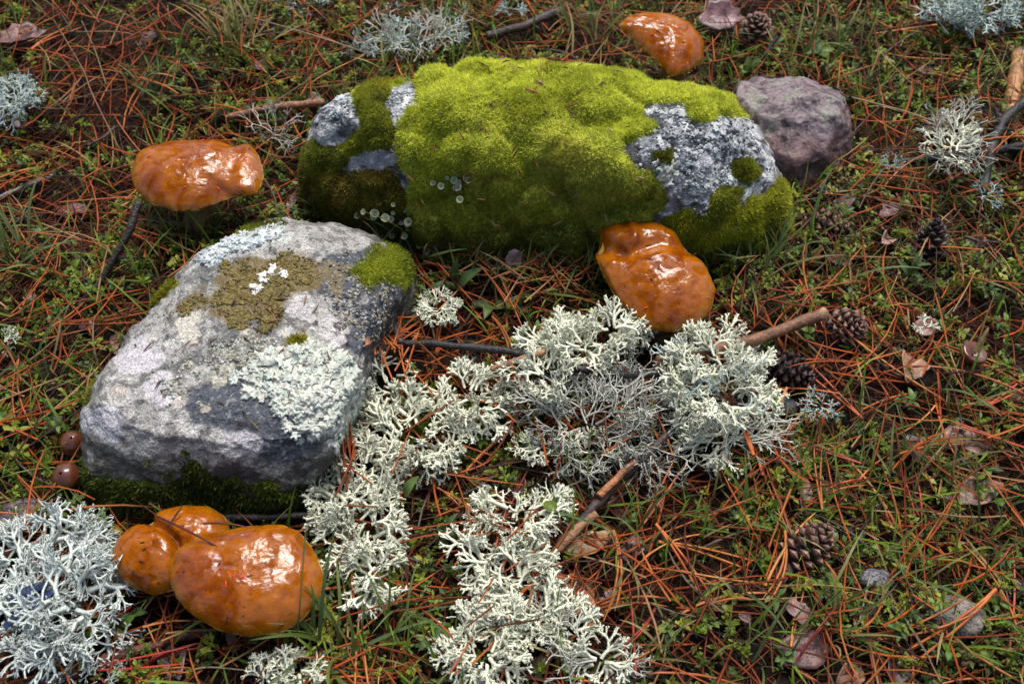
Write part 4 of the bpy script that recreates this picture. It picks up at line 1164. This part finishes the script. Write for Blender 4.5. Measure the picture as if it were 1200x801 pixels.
# long straw stems
def stem(label, pts, r=0.0007, c=(0.42, 0.33, 0.2), group=None):
    w = np.array([P3(u, v, z) for u, v, z in pts]); K = 24
    tt = np.linspace(0, 1, len(w)); s = np.linspace(0, 1, K)
    C = np.stack([np.interp(s, tt, w[:, k]) for k in range(3)], -1)
    for _ in range(8):
        C[1:-1] = .25 * C[:-2] + .5 * C[1:-1] + .25 * C[2:]
    R = np.full(K, r); R[-1] = r * .3
    V, F = tubes(C[None], R[None], 6)
    o = obj('straw', mesh_np('straw', V, F, np.tile(c, (len(V), 1))), M['grass'])
    tag(o, label, 'grass stem', group)

stem('long pale straw stem stretched across the litter behind the mossy boulder', [(205, -2, .02), (300, 22, .03), (380, 45, .034), (440, 66, .03)])
stem('pale straw stem running from the purple-brown stone into the white lichen', [(998, 114, .03), (1060, 130, .03), (1110, 148, .028)])
stem('white straw stem ending beyond the black branch', [(1140, 150, .02), (1180, 153, .022), (1230, 150, .02)], c=(.5, .48, .42))
stem('thin arched brown stem rising behind the broad slimy mushroom', [(62, 22, .01), (100, 85, .03), (105, 105, .034), (140, 175, .03)], c=(.22, .12, .06))
stem('thin straw stem leaning in the litter left of the broad mushroom', [(96, 25, .01), (112, 60, .02), (124, 98, .02)], c=(.3, .22, .1))
stem('long green-brown grass stem standing in front of the wide oval mushroom', [(346, 768, .012), (351, 715, .075), (358, 622, .092)], r=.0005, c=(.12, .13, .04))
stem('arched pale stem in the litter below the wide oval mushroom', [(190, 795, .012), (240, 780, .02), (300, 786, .015)], r=.0006, c=(.32, .26, .16))
stem('pale flattened stem right of the closed pine cone in the lower litter', [(990, 700, .012), (1005, 738, .018), (1020, 672, .016)], c=(.4, .34, .24))

# needle heap by the pale rock, needles on caps
def laid_needle(label, a, b, c=(0.36, 0.09, 0.026), r=0.0008, sag=0.0, group=None):
    p, q = P3(*a), P3(*b)
    K = 10; t = np.linspace(0, 1, K)[:, None]
    C = p * (1 - t) + q * t + np.array([0, 0, 1.0]) * sag * np.sin(t * np.pi)
    R = r * np.interp(t[:, 0], [0, .05, .85, 1], [.9, 1, .85, .12])
    V, F = tubes(C[None], R[None], 5)
    o = obj('pine_needle', mesh_np('pine_needle', V, F, np.tile(c, (len(V), 1))), M['needle'])
    tag(o, label, 'pine needle', group)

for k in range(34):
    u, v = random.gauss(452, 16), random.gauss(392, 12)
    a = random.choice([-1.15, -.9, -.6, .1, -1.5, -2.0]) + random.gauss(0, .18)
    L = random.uniform(35, 75); z = .055 - .0005 * (u - 420)
    laid_needle('orange-brown pine needle in the heap against the right edge of the pale rock', (u - math.cos(a) * L / 2, v - math.sin(a) * L / 2, z + random.uniform(-.005, .012)), (u + math.cos(a) * L / 2, v + math.sin(a) * L / 2, max(.02, z - .012 + random.uniform(-.005, .006))),
                c=random.choice([(0.42, .11, .03), (.33, .08, .025), (.46, .15, .05)]), group='needle heap by the pale rock')
for k in range(10):
    u = 408 + random.gauss(0, 7); v = 515 + random.gauss(0, 25)
    laid_needle('orange-brown pine needle hanging down the right side of the pale rock', (u, v - 30, .05), (u + random.gauss(0, 10), v + 30, .03), c=(.36, .09, .028), group='needles hanging beside the pale rock')
for k in range(46):
    u, v = random.gauss(640, 48), random.gauss(318, 18); a = random.uniform(-1.2, 1.2); L = random.uniform(40, 70)
    laid_needle('orange-brown pine needle tangled in the grass under the mossy boulder', (u - math.cos(a) * L / 2, v - math.sin(a) * L / 2, .018 + random.uniform(0, .012)), (u + math.cos(a) * L / 2, v + math.sin(a) * L / 2, .018 + random.uniform(0, .012)),
                c=random.choice([(0.40, .11, .035), (.30, .08, .025), (.40, .2, .08)]), group='needles in the grass under the boulder')
laid_needle('dark needle bridging the crease of the two-lobed mushroom', (183, 604, .067), (255, 640, .068), c=(.10, .03, .02), sag=.002)
laid_needle('brown needle lying from the two-lobed mushroom onto the oval cap', (238, 613, .070), (292, 618, .076), c=(.14, .045, .02), sag=.003)
laid_needle('short dark needle pressed in the crease of the two-lobed mushroom', (196, 618, .063), (214, 592, .064), c=(.05, .025, .02))
laid_needle('single tan pine needle lying in a hollow of the bright moss', (622, 113, .142), (630, 100, .148), c=(.34, .12, .05))
laid_needle('second tan pine needle lying in a hollow of the bright moss', (616, 104, .146), (634, 110, .146), c=(.30, .10, .05))

# ------------------------------------------------------------------ antler lichens
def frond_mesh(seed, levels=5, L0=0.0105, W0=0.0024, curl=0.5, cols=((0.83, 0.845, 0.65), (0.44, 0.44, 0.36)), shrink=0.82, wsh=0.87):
    r = random.Random(seed)
    Vs, Fs, Cs = [], [], []
    off = [0]
    def seg(p, d, n, L, W, Wend, lev):
        K = 4
        pts = [p]; dirs = [d]
        side = np.cross(n, d)
        bend = r.gauss(0, .22); up = r.gauss(.05, curl * .5)
        for k in range(K - 1):
            d = d + side * bend / (K - 1) + n * up / (K - 1)
            d /= np.linalg.norm(d)
            pts.append(pts[-1] + d * L / (K - 1)); dirs.append(d)
        n2 = n - d * np.dot(n, d); n2 /= np.linalg.norm(n2)
        for k in range(K):
            f = k / (K - 1)
            w = W * (1 - f) + Wend * f
            if lev == 0:
                w = W * [1, .92, .7, .18][k]
            nk = n * (1 - f) + n2 * f
            dk = dirs[k]; sk = np.cross(nk, dk); sk /= np.linalg.norm(sk); uk = np.cross(dk, sk)
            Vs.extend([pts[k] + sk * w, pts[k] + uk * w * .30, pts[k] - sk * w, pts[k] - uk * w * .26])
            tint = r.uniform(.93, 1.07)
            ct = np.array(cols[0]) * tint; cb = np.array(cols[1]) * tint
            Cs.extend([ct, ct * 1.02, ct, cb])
        o = off[0]
        for k in range(K - 1):
            for j in range(4):
                Fs.append((o + k * 4 + j, o + k * 4 + (j + 1) % 4, o + k * 4 + 4 + (j + 1) % 4, o + k * 4 + 4 + j))
        Fs.append((o + K * 4 - 4, o + K * 4 - 3, o + K * 4 - 2, o + K * 4 - 1))
        off[0] += K * 4
        return pts[-1] - d * W * .3, d, n2
    def grow(p, d, n, L, W, lev):
        if lev == 0:
            seg(p, d, n, L * r.uniform(.45, .8), W * .9, W * .3, 0); return
        q, d2, n2 = seg(p, d, n, L * r.uniform(.75, 1.25), W, W * wsh, lev)
        kids = 3 if r.random() < .14 else 2
        base = r.uniform(.36, .62)
        for k in range(kids):
            a = (base if k == 0 else -base if k == 1 else 0) + r.gauss(0, .14)
            side = np.cross(n2, d2)
            dd = d2 * math.cos(a) + side * math.sin(a) + n2 * r.gauss(0, .22)
            dd /= np.linalg.norm(dd)
            tw = r.gauss(0, .35)
            nn = n2 * math.cos(tw) + np.cross(dd, n2) * math.sin(tw)
            nn -= dd * np.dot(nn, dd); nn /= np.linalg.norm(nn)
            lv = lev - 1 if r.random() > .15 else max(0, lev - 2)
            grow(q, dd, nn, L * shrink, W * wsh, lv)
    grow(np.zeros(3), np.array([1.0, 0, 0]), np.array([0, 0, 1.0]), L0, W0, levels)
    return mesh_np('frond', np.array(Vs), np.array(Fs), np.array(Cs))

WHT = [frond_mesh(100 + k) for k in range(9)]
GRY = [frond_mesh(200 + k, cols=((0.36, 0.38, 0.33), (0.17, 0.16, 0.14)), W0=.0013) for k in range(5)]
TEAL = [frond_mesh(300 + k, cols=((0.50, 0.60, 0.55), (0.26, 0.29, 0.27)), W0=.0016) for k in range(5)]
WEB = [frond_mesh(400 + k, levels=6, L0=.016, W0=.0032, shrink=.78, wsh=.80, curl=.6, cols=((0.68, 0.74, 0.68), (0.42, 0.44, 0.42))) for k in range(6)]
THIN = [frond_mesh(500 + k, levels=4, L0=.018, W0=.0013, curl=.5, cols=((0.52, 0.52, 0.44), (0.34, 0.32, 0.27))) for k in range(5)]

def clump(label, blobs, sets, z=(0.008, 0.03), size=(0.7, 1.15), up=(0.15, 0.9), group=None, flatz=False):
    """blobs: (u, v, ru, rv, count)"""
    u0, v0 = blobs[0][:2]
    b = P3(u0, v0, 0)
    root = thing('lichen_clump', label, 'lichen', (b[0], b[1], gz1(b[0], b[1])), group)
    for (u, v, ru, rv, n) in blobs:
        for k in range(int(n * 1.45)):
            rr = math.sqrt(random.random()); a = random.uniform(0, 6.283)
            cu, cv = rr * math.cos(a), rr * math.sin(a)
            zz = z[0] + (z[1] - z[0]) * (1 - rr * rr * .8) * random.uniform(.6, 1)
            p = P3(u + cu * max(ru * .35, ru - 20), v + cv * max(rv * .35, rv - 17), zz)
            ang = math.atan2(-cv, cu) + random.gauss(0, .75)
            el = random.uniform(*up) * (1 - .5 * rr)
            m = (Matrix.Translation(p) @ Matrix.Rotation(ang, 4, 'Z') @ Matrix.Rotation(-el, 4, 'Y') @ Matrix.Rotation(random.gauss(0, .5), 4, 'X')
                 @ Matrix.Scale(random.uniform(*size) * .85, 4))
            obj('frond', random.choice(sets), M['lichen'], root, m)
    return root

clump('cream-white antler lichen sprawling against the right flank of the pale rock', [(420, 610, 55, 55, 26), (440, 665, 35, 45, 16), (400, 575, 40, 40, 14)], WHT, size=(.6, .95))
clump('white antler lichen mass between the pale rock and the dark branch', [(480, 505, 75, 55, 36), (450, 450, 40, 35, 14), (555, 470, 45, 45, 20), (430, 545, 40, 30, 12)], WHT, size=(.6, .95))
clump('small upright tuft of white lichen beside the orange needle heap', [(514, 362, 30, 26, 15)], WHT, z=(.015, .035), size=(.4, .62))
clump('white antler lichen arching over the dark branch under the lobed mushroom', [(680, 405, 65, 35, 30), (720, 385, 40, 25, 14), (640, 440, 40, 30, 14)], WHT, z=(.02, .045), size=(.6, .95))
clump('rounded bushy white lichen ball hanging at the end of the dark branch', [(835, 425, 58, 38, 34), (840, 470, 60, 40, 28), (805, 450, 35, 40, 12)], WHT + WHT + TEAL, z=(.015, .055), size=(.6, .95))
clump('trailing thin pale lichen strands dangling below the lichen ball', [(845, 510, 45, 35, 18), (880, 490, 25, 30, 7)], THIN + WHT, z=(.008, .03), size=(.7, 1.0), up=(-.1, .3))
clump('shaded grey-brown lichen tangle in the hollow below the dark branch', [(690, 500, 85, 50, 40), (740, 470, 60, 35, 18), (770, 520, 40, 40, 12)], GRY + THIN, z=(.005, .03), size=(.7, 1.0))
clump('pale green lichen tuft in the hollow among the grey tangle', [(640, 525, 50, 22, 12), (700, 530, 40, 25, 8)], WHT, z=(.01, .025), size=(.4, .65))
clump('long strip of white antler lichen running over the needle litter', [(605, 612, 56, 40, 24), (605, 690, 46, 46, 24), (572, 655, 36, 40, 10), (640, 722, 34, 34, 10)], WHT, size=(.6, .95))
clump('white lichen heap at the lower end of the long lichen strip', [(570, 770, 52, 42, 28), (600, 735, 40, 30, 12)], WHT, size=(.6, .95))
clump('narrow white lichen tail trailing off the long lichen strip', [(665, 740, 40, 25, 12), (705, 772, 35, 24, 12)], WHT + THIN, size=(.5, .8))
web = clump('large webbed white lichen with a blue-black underside patch beside the two-lobed mushroom', [(85, 705, 58, 64, 22), (60, 660, 56, 38, 9), (25, 730, 38, 48, 8), (20, 660, 30, 30, 4)], WEB, z=(.012, .04), size=(.7, .95), up=(.0, .6))
clump('blue-green antler lichen clump at the left, level with the mossy boulder', [(18, 120, 34, 36, 26)], TEAL, size=(.6, .95))
clump('pale wiry lichen draped over the ground behind the mossy boulder', [(480, 48, 50, 20, 22), (450, 62, 30, 16, 8), (520, 38, 30, 18, 8)], TEAL + THIN, size=(.6, .95))
clump('mint-grey lichen clump beyond the purple-brown stone, on a black twig', [(1150, 14, 55, 28, 34), (1110, 20, 36, 22, 14)], TEAL, z=(.02, .05), size=(.7, 1.05))
clump('spindly white lichen growing on the black twig right of the purple-brown stone', [(1115, 175, 36, 36, 22), (1120, 150, 24, 20, 8)], WHT + THIN, z=(.02, .045), size=(.5, .8))
clump('little pale lichen tuft at the end of the black twig', [(1042, 192, 16, 16, 8)], TEAL, z=(.015, .03), size=(.3, .5))
clump('scrappy pale lichen bits under the gnarled black branch', [(1155, 228, 22, 14, 7)], TEAL, size=(.35, .55))
clump('single bare lichen frond beside the left flank of the mossy boulder', [(320, 155, 16, 20, 6)], THIN, size=(.5, .8))
clump('small grey-green lichen sprig in the litter right of the lichen ball', [(962, 476, 16, 20, 7)], TEAL, size=(.35, .55))
clump('white lichen tuft in the grass below the wide oval mushroom', [(345, 788, 40, 16, 14), (310, 795, 20, 12, 5)], WHT, size=(.45, .7))
clump('broken lichen crumbs at the bottom by the bark strip', [(120, 797, 26, 10, 6)], TEAL, size=(.35, .55))
clump('little white lichen fragment at the left, beside a black twig', [(5, 402, 12, 14, 4)], WHT, size=(.35, .5))
clump('tiny white lichen fragment on the moss above the two-lobed mushroom', [(178, 588, 10, 8, 3)], WHT, z=(.02, .03), size=(.3, .4))
clump('pale lichen scraps at the top behind the straw stem', [(350, 8, 26, 10, 6), (375, 4, 16, 8, 4)], TEAL, size=(.4, .6))
clump('mint lichen scraps among needles behind the dark stick', [(600, 12, 26, 14, 8), (455, 12, 16, 8, 4)], TEAL, size=(.35, .6))
clump('forked white lichen frond lying loose in the litter right of the lichen strip', [(740, 775, 12, 8, 2)], WHT, z=(.01, .016), size=(.4, .55), up=(0, .1))
clump('loose lichen twiglet beside the lichen ball', [(905, 455, 12, 20, 3)], WHT, z=(.012, .02), size=(.5, .6), up=(0, .2))
clump('tiny lichen scrap beside a flake of bark at right', [(1085, 382, 10, 8, 3)], WHT, size=(.25, .4))

# blue-black underside exposed on the webbed lichen
def strap(pts, w, c, name, parent, material):
    W = np.array([P3(*p) for p in pts]); K = 16
    tt = np.linspace(0, 1, len(W)); s = np.linspace(0, 1, K)
    C = np.stack([np.interp(s, tt, W[:, k]) for k in range(3)], -1)
    for _ in range(2):
        C[1:-1] = .25 * C[:-2] + .5 * C[1:-1] + .25 * C[2:]
    R = w * (np.sin(np.linspace(.25, 2.9, K)) * .7 + .35 + .2 * fbm(C, 80, 2))
    V, F = tubes(C[None], R[None], 10, flat=.22)
    V += .0008 * np.stack([fbm(V, 150, 3, off=q) for q in (0, 5, 9)], -1)
    obj(name, mesh_np(name, V, F, np.tile(c, (len(V), 1))), material, parent)
for pts, w in [([(5, 735, .036), (30, 712, .040), (62, 692, .042)], .0045), ([(10, 705, .034), (30, 692, .038), (56, 684, .04)], .0035), ([(20, 690, .034), (36, 712, .04), (40, 735, .034)], .004)]:
    strap(pts, w, (0.012, 0.030, 0.085), 'underside', web, M['bark'])

# ------------------------------------------------------------------ pine cones
def scale_mesh():
    # a scale: narrow root, thick rhombic end with a raised boss
    V = [(0, -.0012, -.0006), (0, .0012, -.0006), (0, .0012, .0006), (0, -.0012, .0006),
         (.0075, -.0042, 0), (.0070, 0, -.0022), (.0075, .0042, 0), (.0080, 0, .0026),
         (.0088, -.0022, .0004), (.0086, 0, -.001), (.0088, .0022, .0004), (.0092, 0, .0014), (.0102, 0, .0004)]
    F4 = [(0, 1, 5, 4), (1, 2, 6, 5), (2, 3, 7, 6), (3, 0, 4, 7), (4, 5, 9, 8), (5, 6, 10, 9), (6, 7, 11, 10), (7, 4, 8, 11)]
    F3 = [(8, 9, 12), (9, 10, 12), (10, 11, 12), (11, 8, 12)]
    C = np.array([(0.05, .025, .018)] * 4 + [(0.10, .055, .04)] * 4 + [(0.20, .125, .095)] * 4 + [(.12, .08, .06)])
    return V, F4, F3, C
Vs, F4, F3, Cs = scale_mesh()
scales = {}
for nm_, tint in (('brown', (1.1, .95, .9)), ('dark', (.28, .26, .30)), ('grey', (1.25, 1.1, 1.05))):
    scales[nm_] = mesh_np('scale', np.array(Vs), [np.array(F4), np.array(F3)], Cs * np.array(tint), smooth=False)

def cone(label, px, z, axis_dir, L=0.04, Rm=0.013, tone='brown', openness=0.5):
    p = P3(px[0], px[1], z)
    root = thing('pine_cone', label, 'pine cone', (p[0], p[1], gz1(p[0], p[1])))
    A = Vector(axis_dir).normalized()
    rot = A.to_track_quat('Z', 'Y').to_matrix().to_4x4()
    V, F = lathe([(0.0005, -L * .5), (Rm * .45, -L * .42), (Rm * .6, -L * .2), (Rm * .55, 0), (Rm * .4, L * .25), (.0005, L * .46)], 12)
    obj('core', mesh_np('core', V, F, np.tile((.03, .016, .012), (len(V), 1))), M['cone'], root, Matrix.Translation(p) @ rot)
    n = 64
    for k in range(n):
        f = (k + .5) / n
        h = (f - .5) * L * .96
        rad = Rm * math.sin(math.pi * min(1, (f * .86 + .12))) ** .7
        s = (0.45 + .75 * math.sin(math.pi * min(1, f * .85 + .12))) * Rm / .0145
        a = k * 2.39996
        el = (-.5 + 1.55 * f) + random.gauss(0, .05) + (openness - .5) * -.4
        m = (Matrix.Translation(p) @ rot @ Matrix.Rotation(a, 4, 'Z') @ Matrix.Translation((max(0, rad - .0075 * s), 0, h)) @ Matrix.Rotation(-el, 4, 'Y') @ Matrix.Scale(s, 4))
        obj('scale', scales[tone], M['cone'], root, m)

cone('half-open brown pine cone lying alone in the lower litter', (944, 642), .016, (.55, .35, .45), .042, .0145, 'grey')
cone('weathered grey-brown pine cone at the tip of the brown broken stick', (992, 382), .014, (.3, -.5, .6), .036, .0135, 'grey')
cone('blackened wet pine cone between the lichen ball and the weathered cone', (926, 434), .014, (.6, -.4, .1), .036, .0135, 'dark')
cone('long black pine cone standing in the litter right of the mossy boulder', (1090, 286), .018, (.05, .3, .8), .044, .0135, 'dark')
cone('dark brown pine cone just right of the mossy boulder', (966, 264), .014, (.8, -.2, .15), .038, .0135, 'brown')
cone('pale-topped pine cone behind the gap between boulder and purple stone', (886, 36), .018, (-.1, -.2, .8), .040, .0155, 'brown')
cone('small dark pine cone tucked under the right foot of the purple stone', (962, 234), .012, (.5, .6, .2), .030, .011, 'dark')

# ------------------------------------------------------------------ dead leaves and bark flakes
def flake(name, label, px, z, L, W, a, c, tilt=(0, 0), curl=.15, seed=0, cat='bark', group=None, thick=.0009):
    p = P3(px[0], px[1], z)
    K, J = 22, 6
    th = np.linspace(0, 2 * np.pi, K, endpoint=False)
    q = np.stack([np.cos(th), np.sin(th), np.full(K, seed * 1.7)], -1)
    r = 1 + .32 * fbm(q, 1.3, 4, .6)
    s = np.linspace(0, 1, J)[:, None]
    x = L / 2 * s * r * np.cos(th); y = W / 2 * s * r * np.sin(th)
    zz = curl * (y ** 2) / W * 4 - curl * .5 * (x ** 2) / L + .0022 * fbm(np.stack([x.ravel(), y.ravel(), np.full(x.size, seed)], -1), 90, 3).reshape(x.shape)
    T = np.stack([x, y, zz], -1).reshape(-1, 3)
    B = T.copy(); B[:, 2] -= thick
    n = len(T); F = grid_faces(J, K)
    rim = np.stack([(J - 1) * K + np.arange(K), (J - 1) * K + (np.arange(K) + 1) % K], -1)
    R = np.stack([rim[:, 1], rim[:, 0], rim[:, 0] + n, rim[:, 1] + n], -1)
    V = np.concatenate([T, B])
    cc = np.tile(np.array(c, float), (len(V), 1)) * (1 + .6 * fbm(V + seed, 60, 3)[:, None])
    m = Matrix.Translation((p[0], p[1], p[2] + gz1(p[0], p[1]))) @ Euler((tilt[0], tilt[1], a)).to_matrix().to_4x4()
    o = obj(name, mesh_np(name, V, np.concatenate([F[:, ::-1], F + n, R]), cc), M['flake'], None, m)
    tag(o, label, cat, group)

PNK = (.27, .145, .115); PNK2 = (.20, .10, .09); ORL = (.34, .13, .05)
flake('bark_flake', 'pinkish bark flake in the litter with the longest torn edge', (1142, 512), .014, .046, .020, -.25, PNK, (.1, .05), .1, 1)
flake('bark_flake', 'pinkish wrinkled bark flake in front of the torn long flake', (1140, 578), .014, .036, .020, .15, PNK, (.25, -.1), .25, 2)
flake('dead_leaf', 'brown-orange wet dead leaf beside the long white lichen strip', (668, 700), .010, .040, .026, .6, (.30, .13, .055), (.0, .1), .2, 3, 'leaf')
flake('dead_leaf', 'light brown dead leaf tucked by the peeling tan stick', (688, 640), .012, .030, .016, .3, (.28, .16, .07), (.1, -.1), .2, 4, 'leaf')
flake('dead_leaf', 'glossy orange-red dead leaf lying on the pale rock', (402, 368), .083, .026, .012, -.2, (.42, .11, .02), (-.15, .15), .2, 5, 'leaf')
flake('dead_leaf', 'dull orange leaf scrap under the needle heap by the pale rock', (420, 398), .082, .018, .012, .5, (.26, .10, .05), (0, .2), .2, 6, 'leaf')
flake('bark_flake', 'buff bark scrap behind the overturned brown mushroom', (1090, 381), .013, .026, .014, .1, PNK, (.1, 0), .2, 7)
flake('bark_flake', 'tan torn bark piece with pale splinters below the weathered cone', (1068, 430), .014, .030, .022, 1.2, (.30, .17, .10), (.2, .2), .3, 8)
flake('bark_flake', 'dark maroon bark flakes at the lower edge of the litter', (940, 762), .010, .036, .026, .2, (.12, .05, .045), (.1, 0), .1, 9)
flake('bark_flake', 'small tan bark flake by the maroon bark', (995, 792), .010, .022, .014, .8, (.22, .12, .08), (.1, 0), .2, 10)
flake('bark_flake', 'pinkish flake at the left beside the straw stems', (78, 238), .010, .036, .014, .1, PNK2, (.1, 0), .15, 11)
flake('bark_flake', 'brown curled bark behind the broad mushroom at far left', (25, 45), .012, .05, .026, .4, PNK2, (.1, 0), .2, 12)
flake('bark_flake', 'purple-brown flake in the green moss right of the straw stem', (308, 78), .012, .022, .014, .0, (.22, .11, .12), (.1, 0), .2, 13)
flake('bark_flake', 'bark slab standing behind the tilted mushroom', (845, 18), .022, .045, .035, .3, (.22, .12, .12), (.5, 0), .2, 14, thick=.004)
flake('bark_flake', 'pink curled leaf scrap in front of the long black cone', (1040, 282), .014, .016, .012, .8, (.40, .22, .19), (.1, .3), .5, 15)
flake('bark_flake', 'mauve scrap at the foot of the mossy boulder in the grass', (602, 302), .024, .016, .012, .2, (.33, .2, .22), (.5, 0), .4, 16)
flake('bark_flake', 'dark bark scrap left of the two-lobed mushroom', (28, 612), .012, .04, .03, .5, (.06, .035, .035), (.1, .1), .15, 17)
for k in range(80):
    while True:
        u, v = random.uniform(0, 1200), random.uniform(0, 801); p = P3(u, v)
        if outside(np.array([[p[0], p[1]]]), .012)[0]:
            break
    flake('bark_chip', 'small curled bark chip sunk between the needles', (u, v), random.uniform(.005, .012), random.uniform(.010, .028), random.uniform(.007, .016), random.uniform(0, 6), random.choice([PNK2, (.08, .04, .035), (.04, .03, .032), (.18, .09, .07), (.16, .11, .12), (.22, .13, .12)]),
          (random.gauss(0, .25), random.gauss(0, .25)), .2, 50 + k, 'bark', 'bark chips in the litter')

# half-buried small stone
def pebble(label, px, z, size, c, seed, group=None):
    nl, nt = 24, 40
    th = np.linspace(0, 2 * np.pi, nt, endpoint=False); ph = np.linspace(-np.pi / 2 + .02, np.pi / 2 - .02, nl)[:, None]
    q = np.stack([np.cos(ph) * np.cos(th), np.cos(ph) * np.sin(th), np.sin(ph) + 0 * th], -1)
    q = np.sign(q) * np.abs(q) ** .75
    V = (q * (1 + .22 * fbm(q.reshape(-1, 3), 1.1, 4, .55, off=seed).reshape(nl, nt, 1))).reshape(-1, 3) * np.array(size)
    cc = np.tile(np.array(c, float), (len(V), 1)) * (1 + .6 * fbm(V + seed, 90, 4)[:, None])
    p = P3(px[0], px[1], z)
    o = obj('pebble', mesh_np('pebble', V, grid_faces(nl, nt), cc), M['stone'], None, Matrix.Translation((p[0], p[1], gz1(p[0], p[1]) + z)) @ Euler((.1, .1, seed)).to_matrix().to_4x4())
    tag(o, label, 'stone', group)
pebble('small half-buried grey-tan stone in the lower litter', (1112, 724), .004, (.021, .014, .012), (.16, .14, .12), -.25)
pebble('small slate-grey stone in needles below the two cones', (915, 470), .004, (.013, .011, .009), (.05, .05, .06), 2)
pebble('greyish lilac lichen bit near the closed cone', (1025, 680), .008, (.011, .007, .006), (.17, .165, .18), 3)  # a lichen bit, built with the pebble shape

# ------------------------------------------------------------------ small litter caught on rocks, moss and lichens
def specks(rock, poly, count, name, lift=0.004):
    idx = surf_pick(rock, poly, count, 6, 3)
    P, n = (rock.SP if hasattr(rock, 'SP') else rock.P)[idx] + rock.n[idx] * lift, rock.n[idx]
    a = np.cross(n, rng.normal(size=n.shape)); a /= np.linalg.norm(a, axis=1)[:, None]
    L = rng.uniform(.0015, .006, count)[:, None]
    C = np.stack([P - a * L, P + n * .0006, P + a * L], 1)
    R_ = np.stack([np.full(count, .0003), rng.uniform(.0004, .0009, count), np.full(count, .0002)], 1)
    V, F = tubes(C, R_, 4, n)
    pal = np.array([(.10, .04, .02), (.22, .09, .035), (.05, .03, .02), (.30, .2, .11)])
    return kind(obj(name, mesh_np(name, V, F, np.repeat(pal[rng.integers(0, 4, count)], 12, 0)), M['needle'], rock.root), 'stuff')
specks(RM, main_poly, 150, 'litter_specks', .014)
specks(RL, [(150, 400), (330, 270), (430, 290), (420, 400), (380, 500), (200, 500), (130, 470)], 70, 'litter_specks', .0012)
for k in range(40):
    u, v, sp = random.choice([(440, 610, 40), (490, 500, 60), (600, 640, 55), (590, 740, 45), (690, 430, 60), (830, 460, 45), (700, 510, 70), (80, 700, 50)])
    u += random.gauss(0, sp * .6); v += random.gauss(0, sp * .5); a = random.uniform(0, 6.28); L = random.uniform(30, 70)
    z = random.uniform(.028, .05)
    laid_needle('orange-brown pine needle caught on top of the white antler lichen', (u - math.cos(a) * L / 2, v - math.sin(a) * L / 2, z), (u + math.cos(a) * L / 2, v + math.sin(a) * L / 2, z - random.uniform(.0, .02)),
                c=random.choice([(.36, .09, .03), (.22, .06, .025), (.10, .04, .02)]), r=.0007, group='needles caught on the lichens')
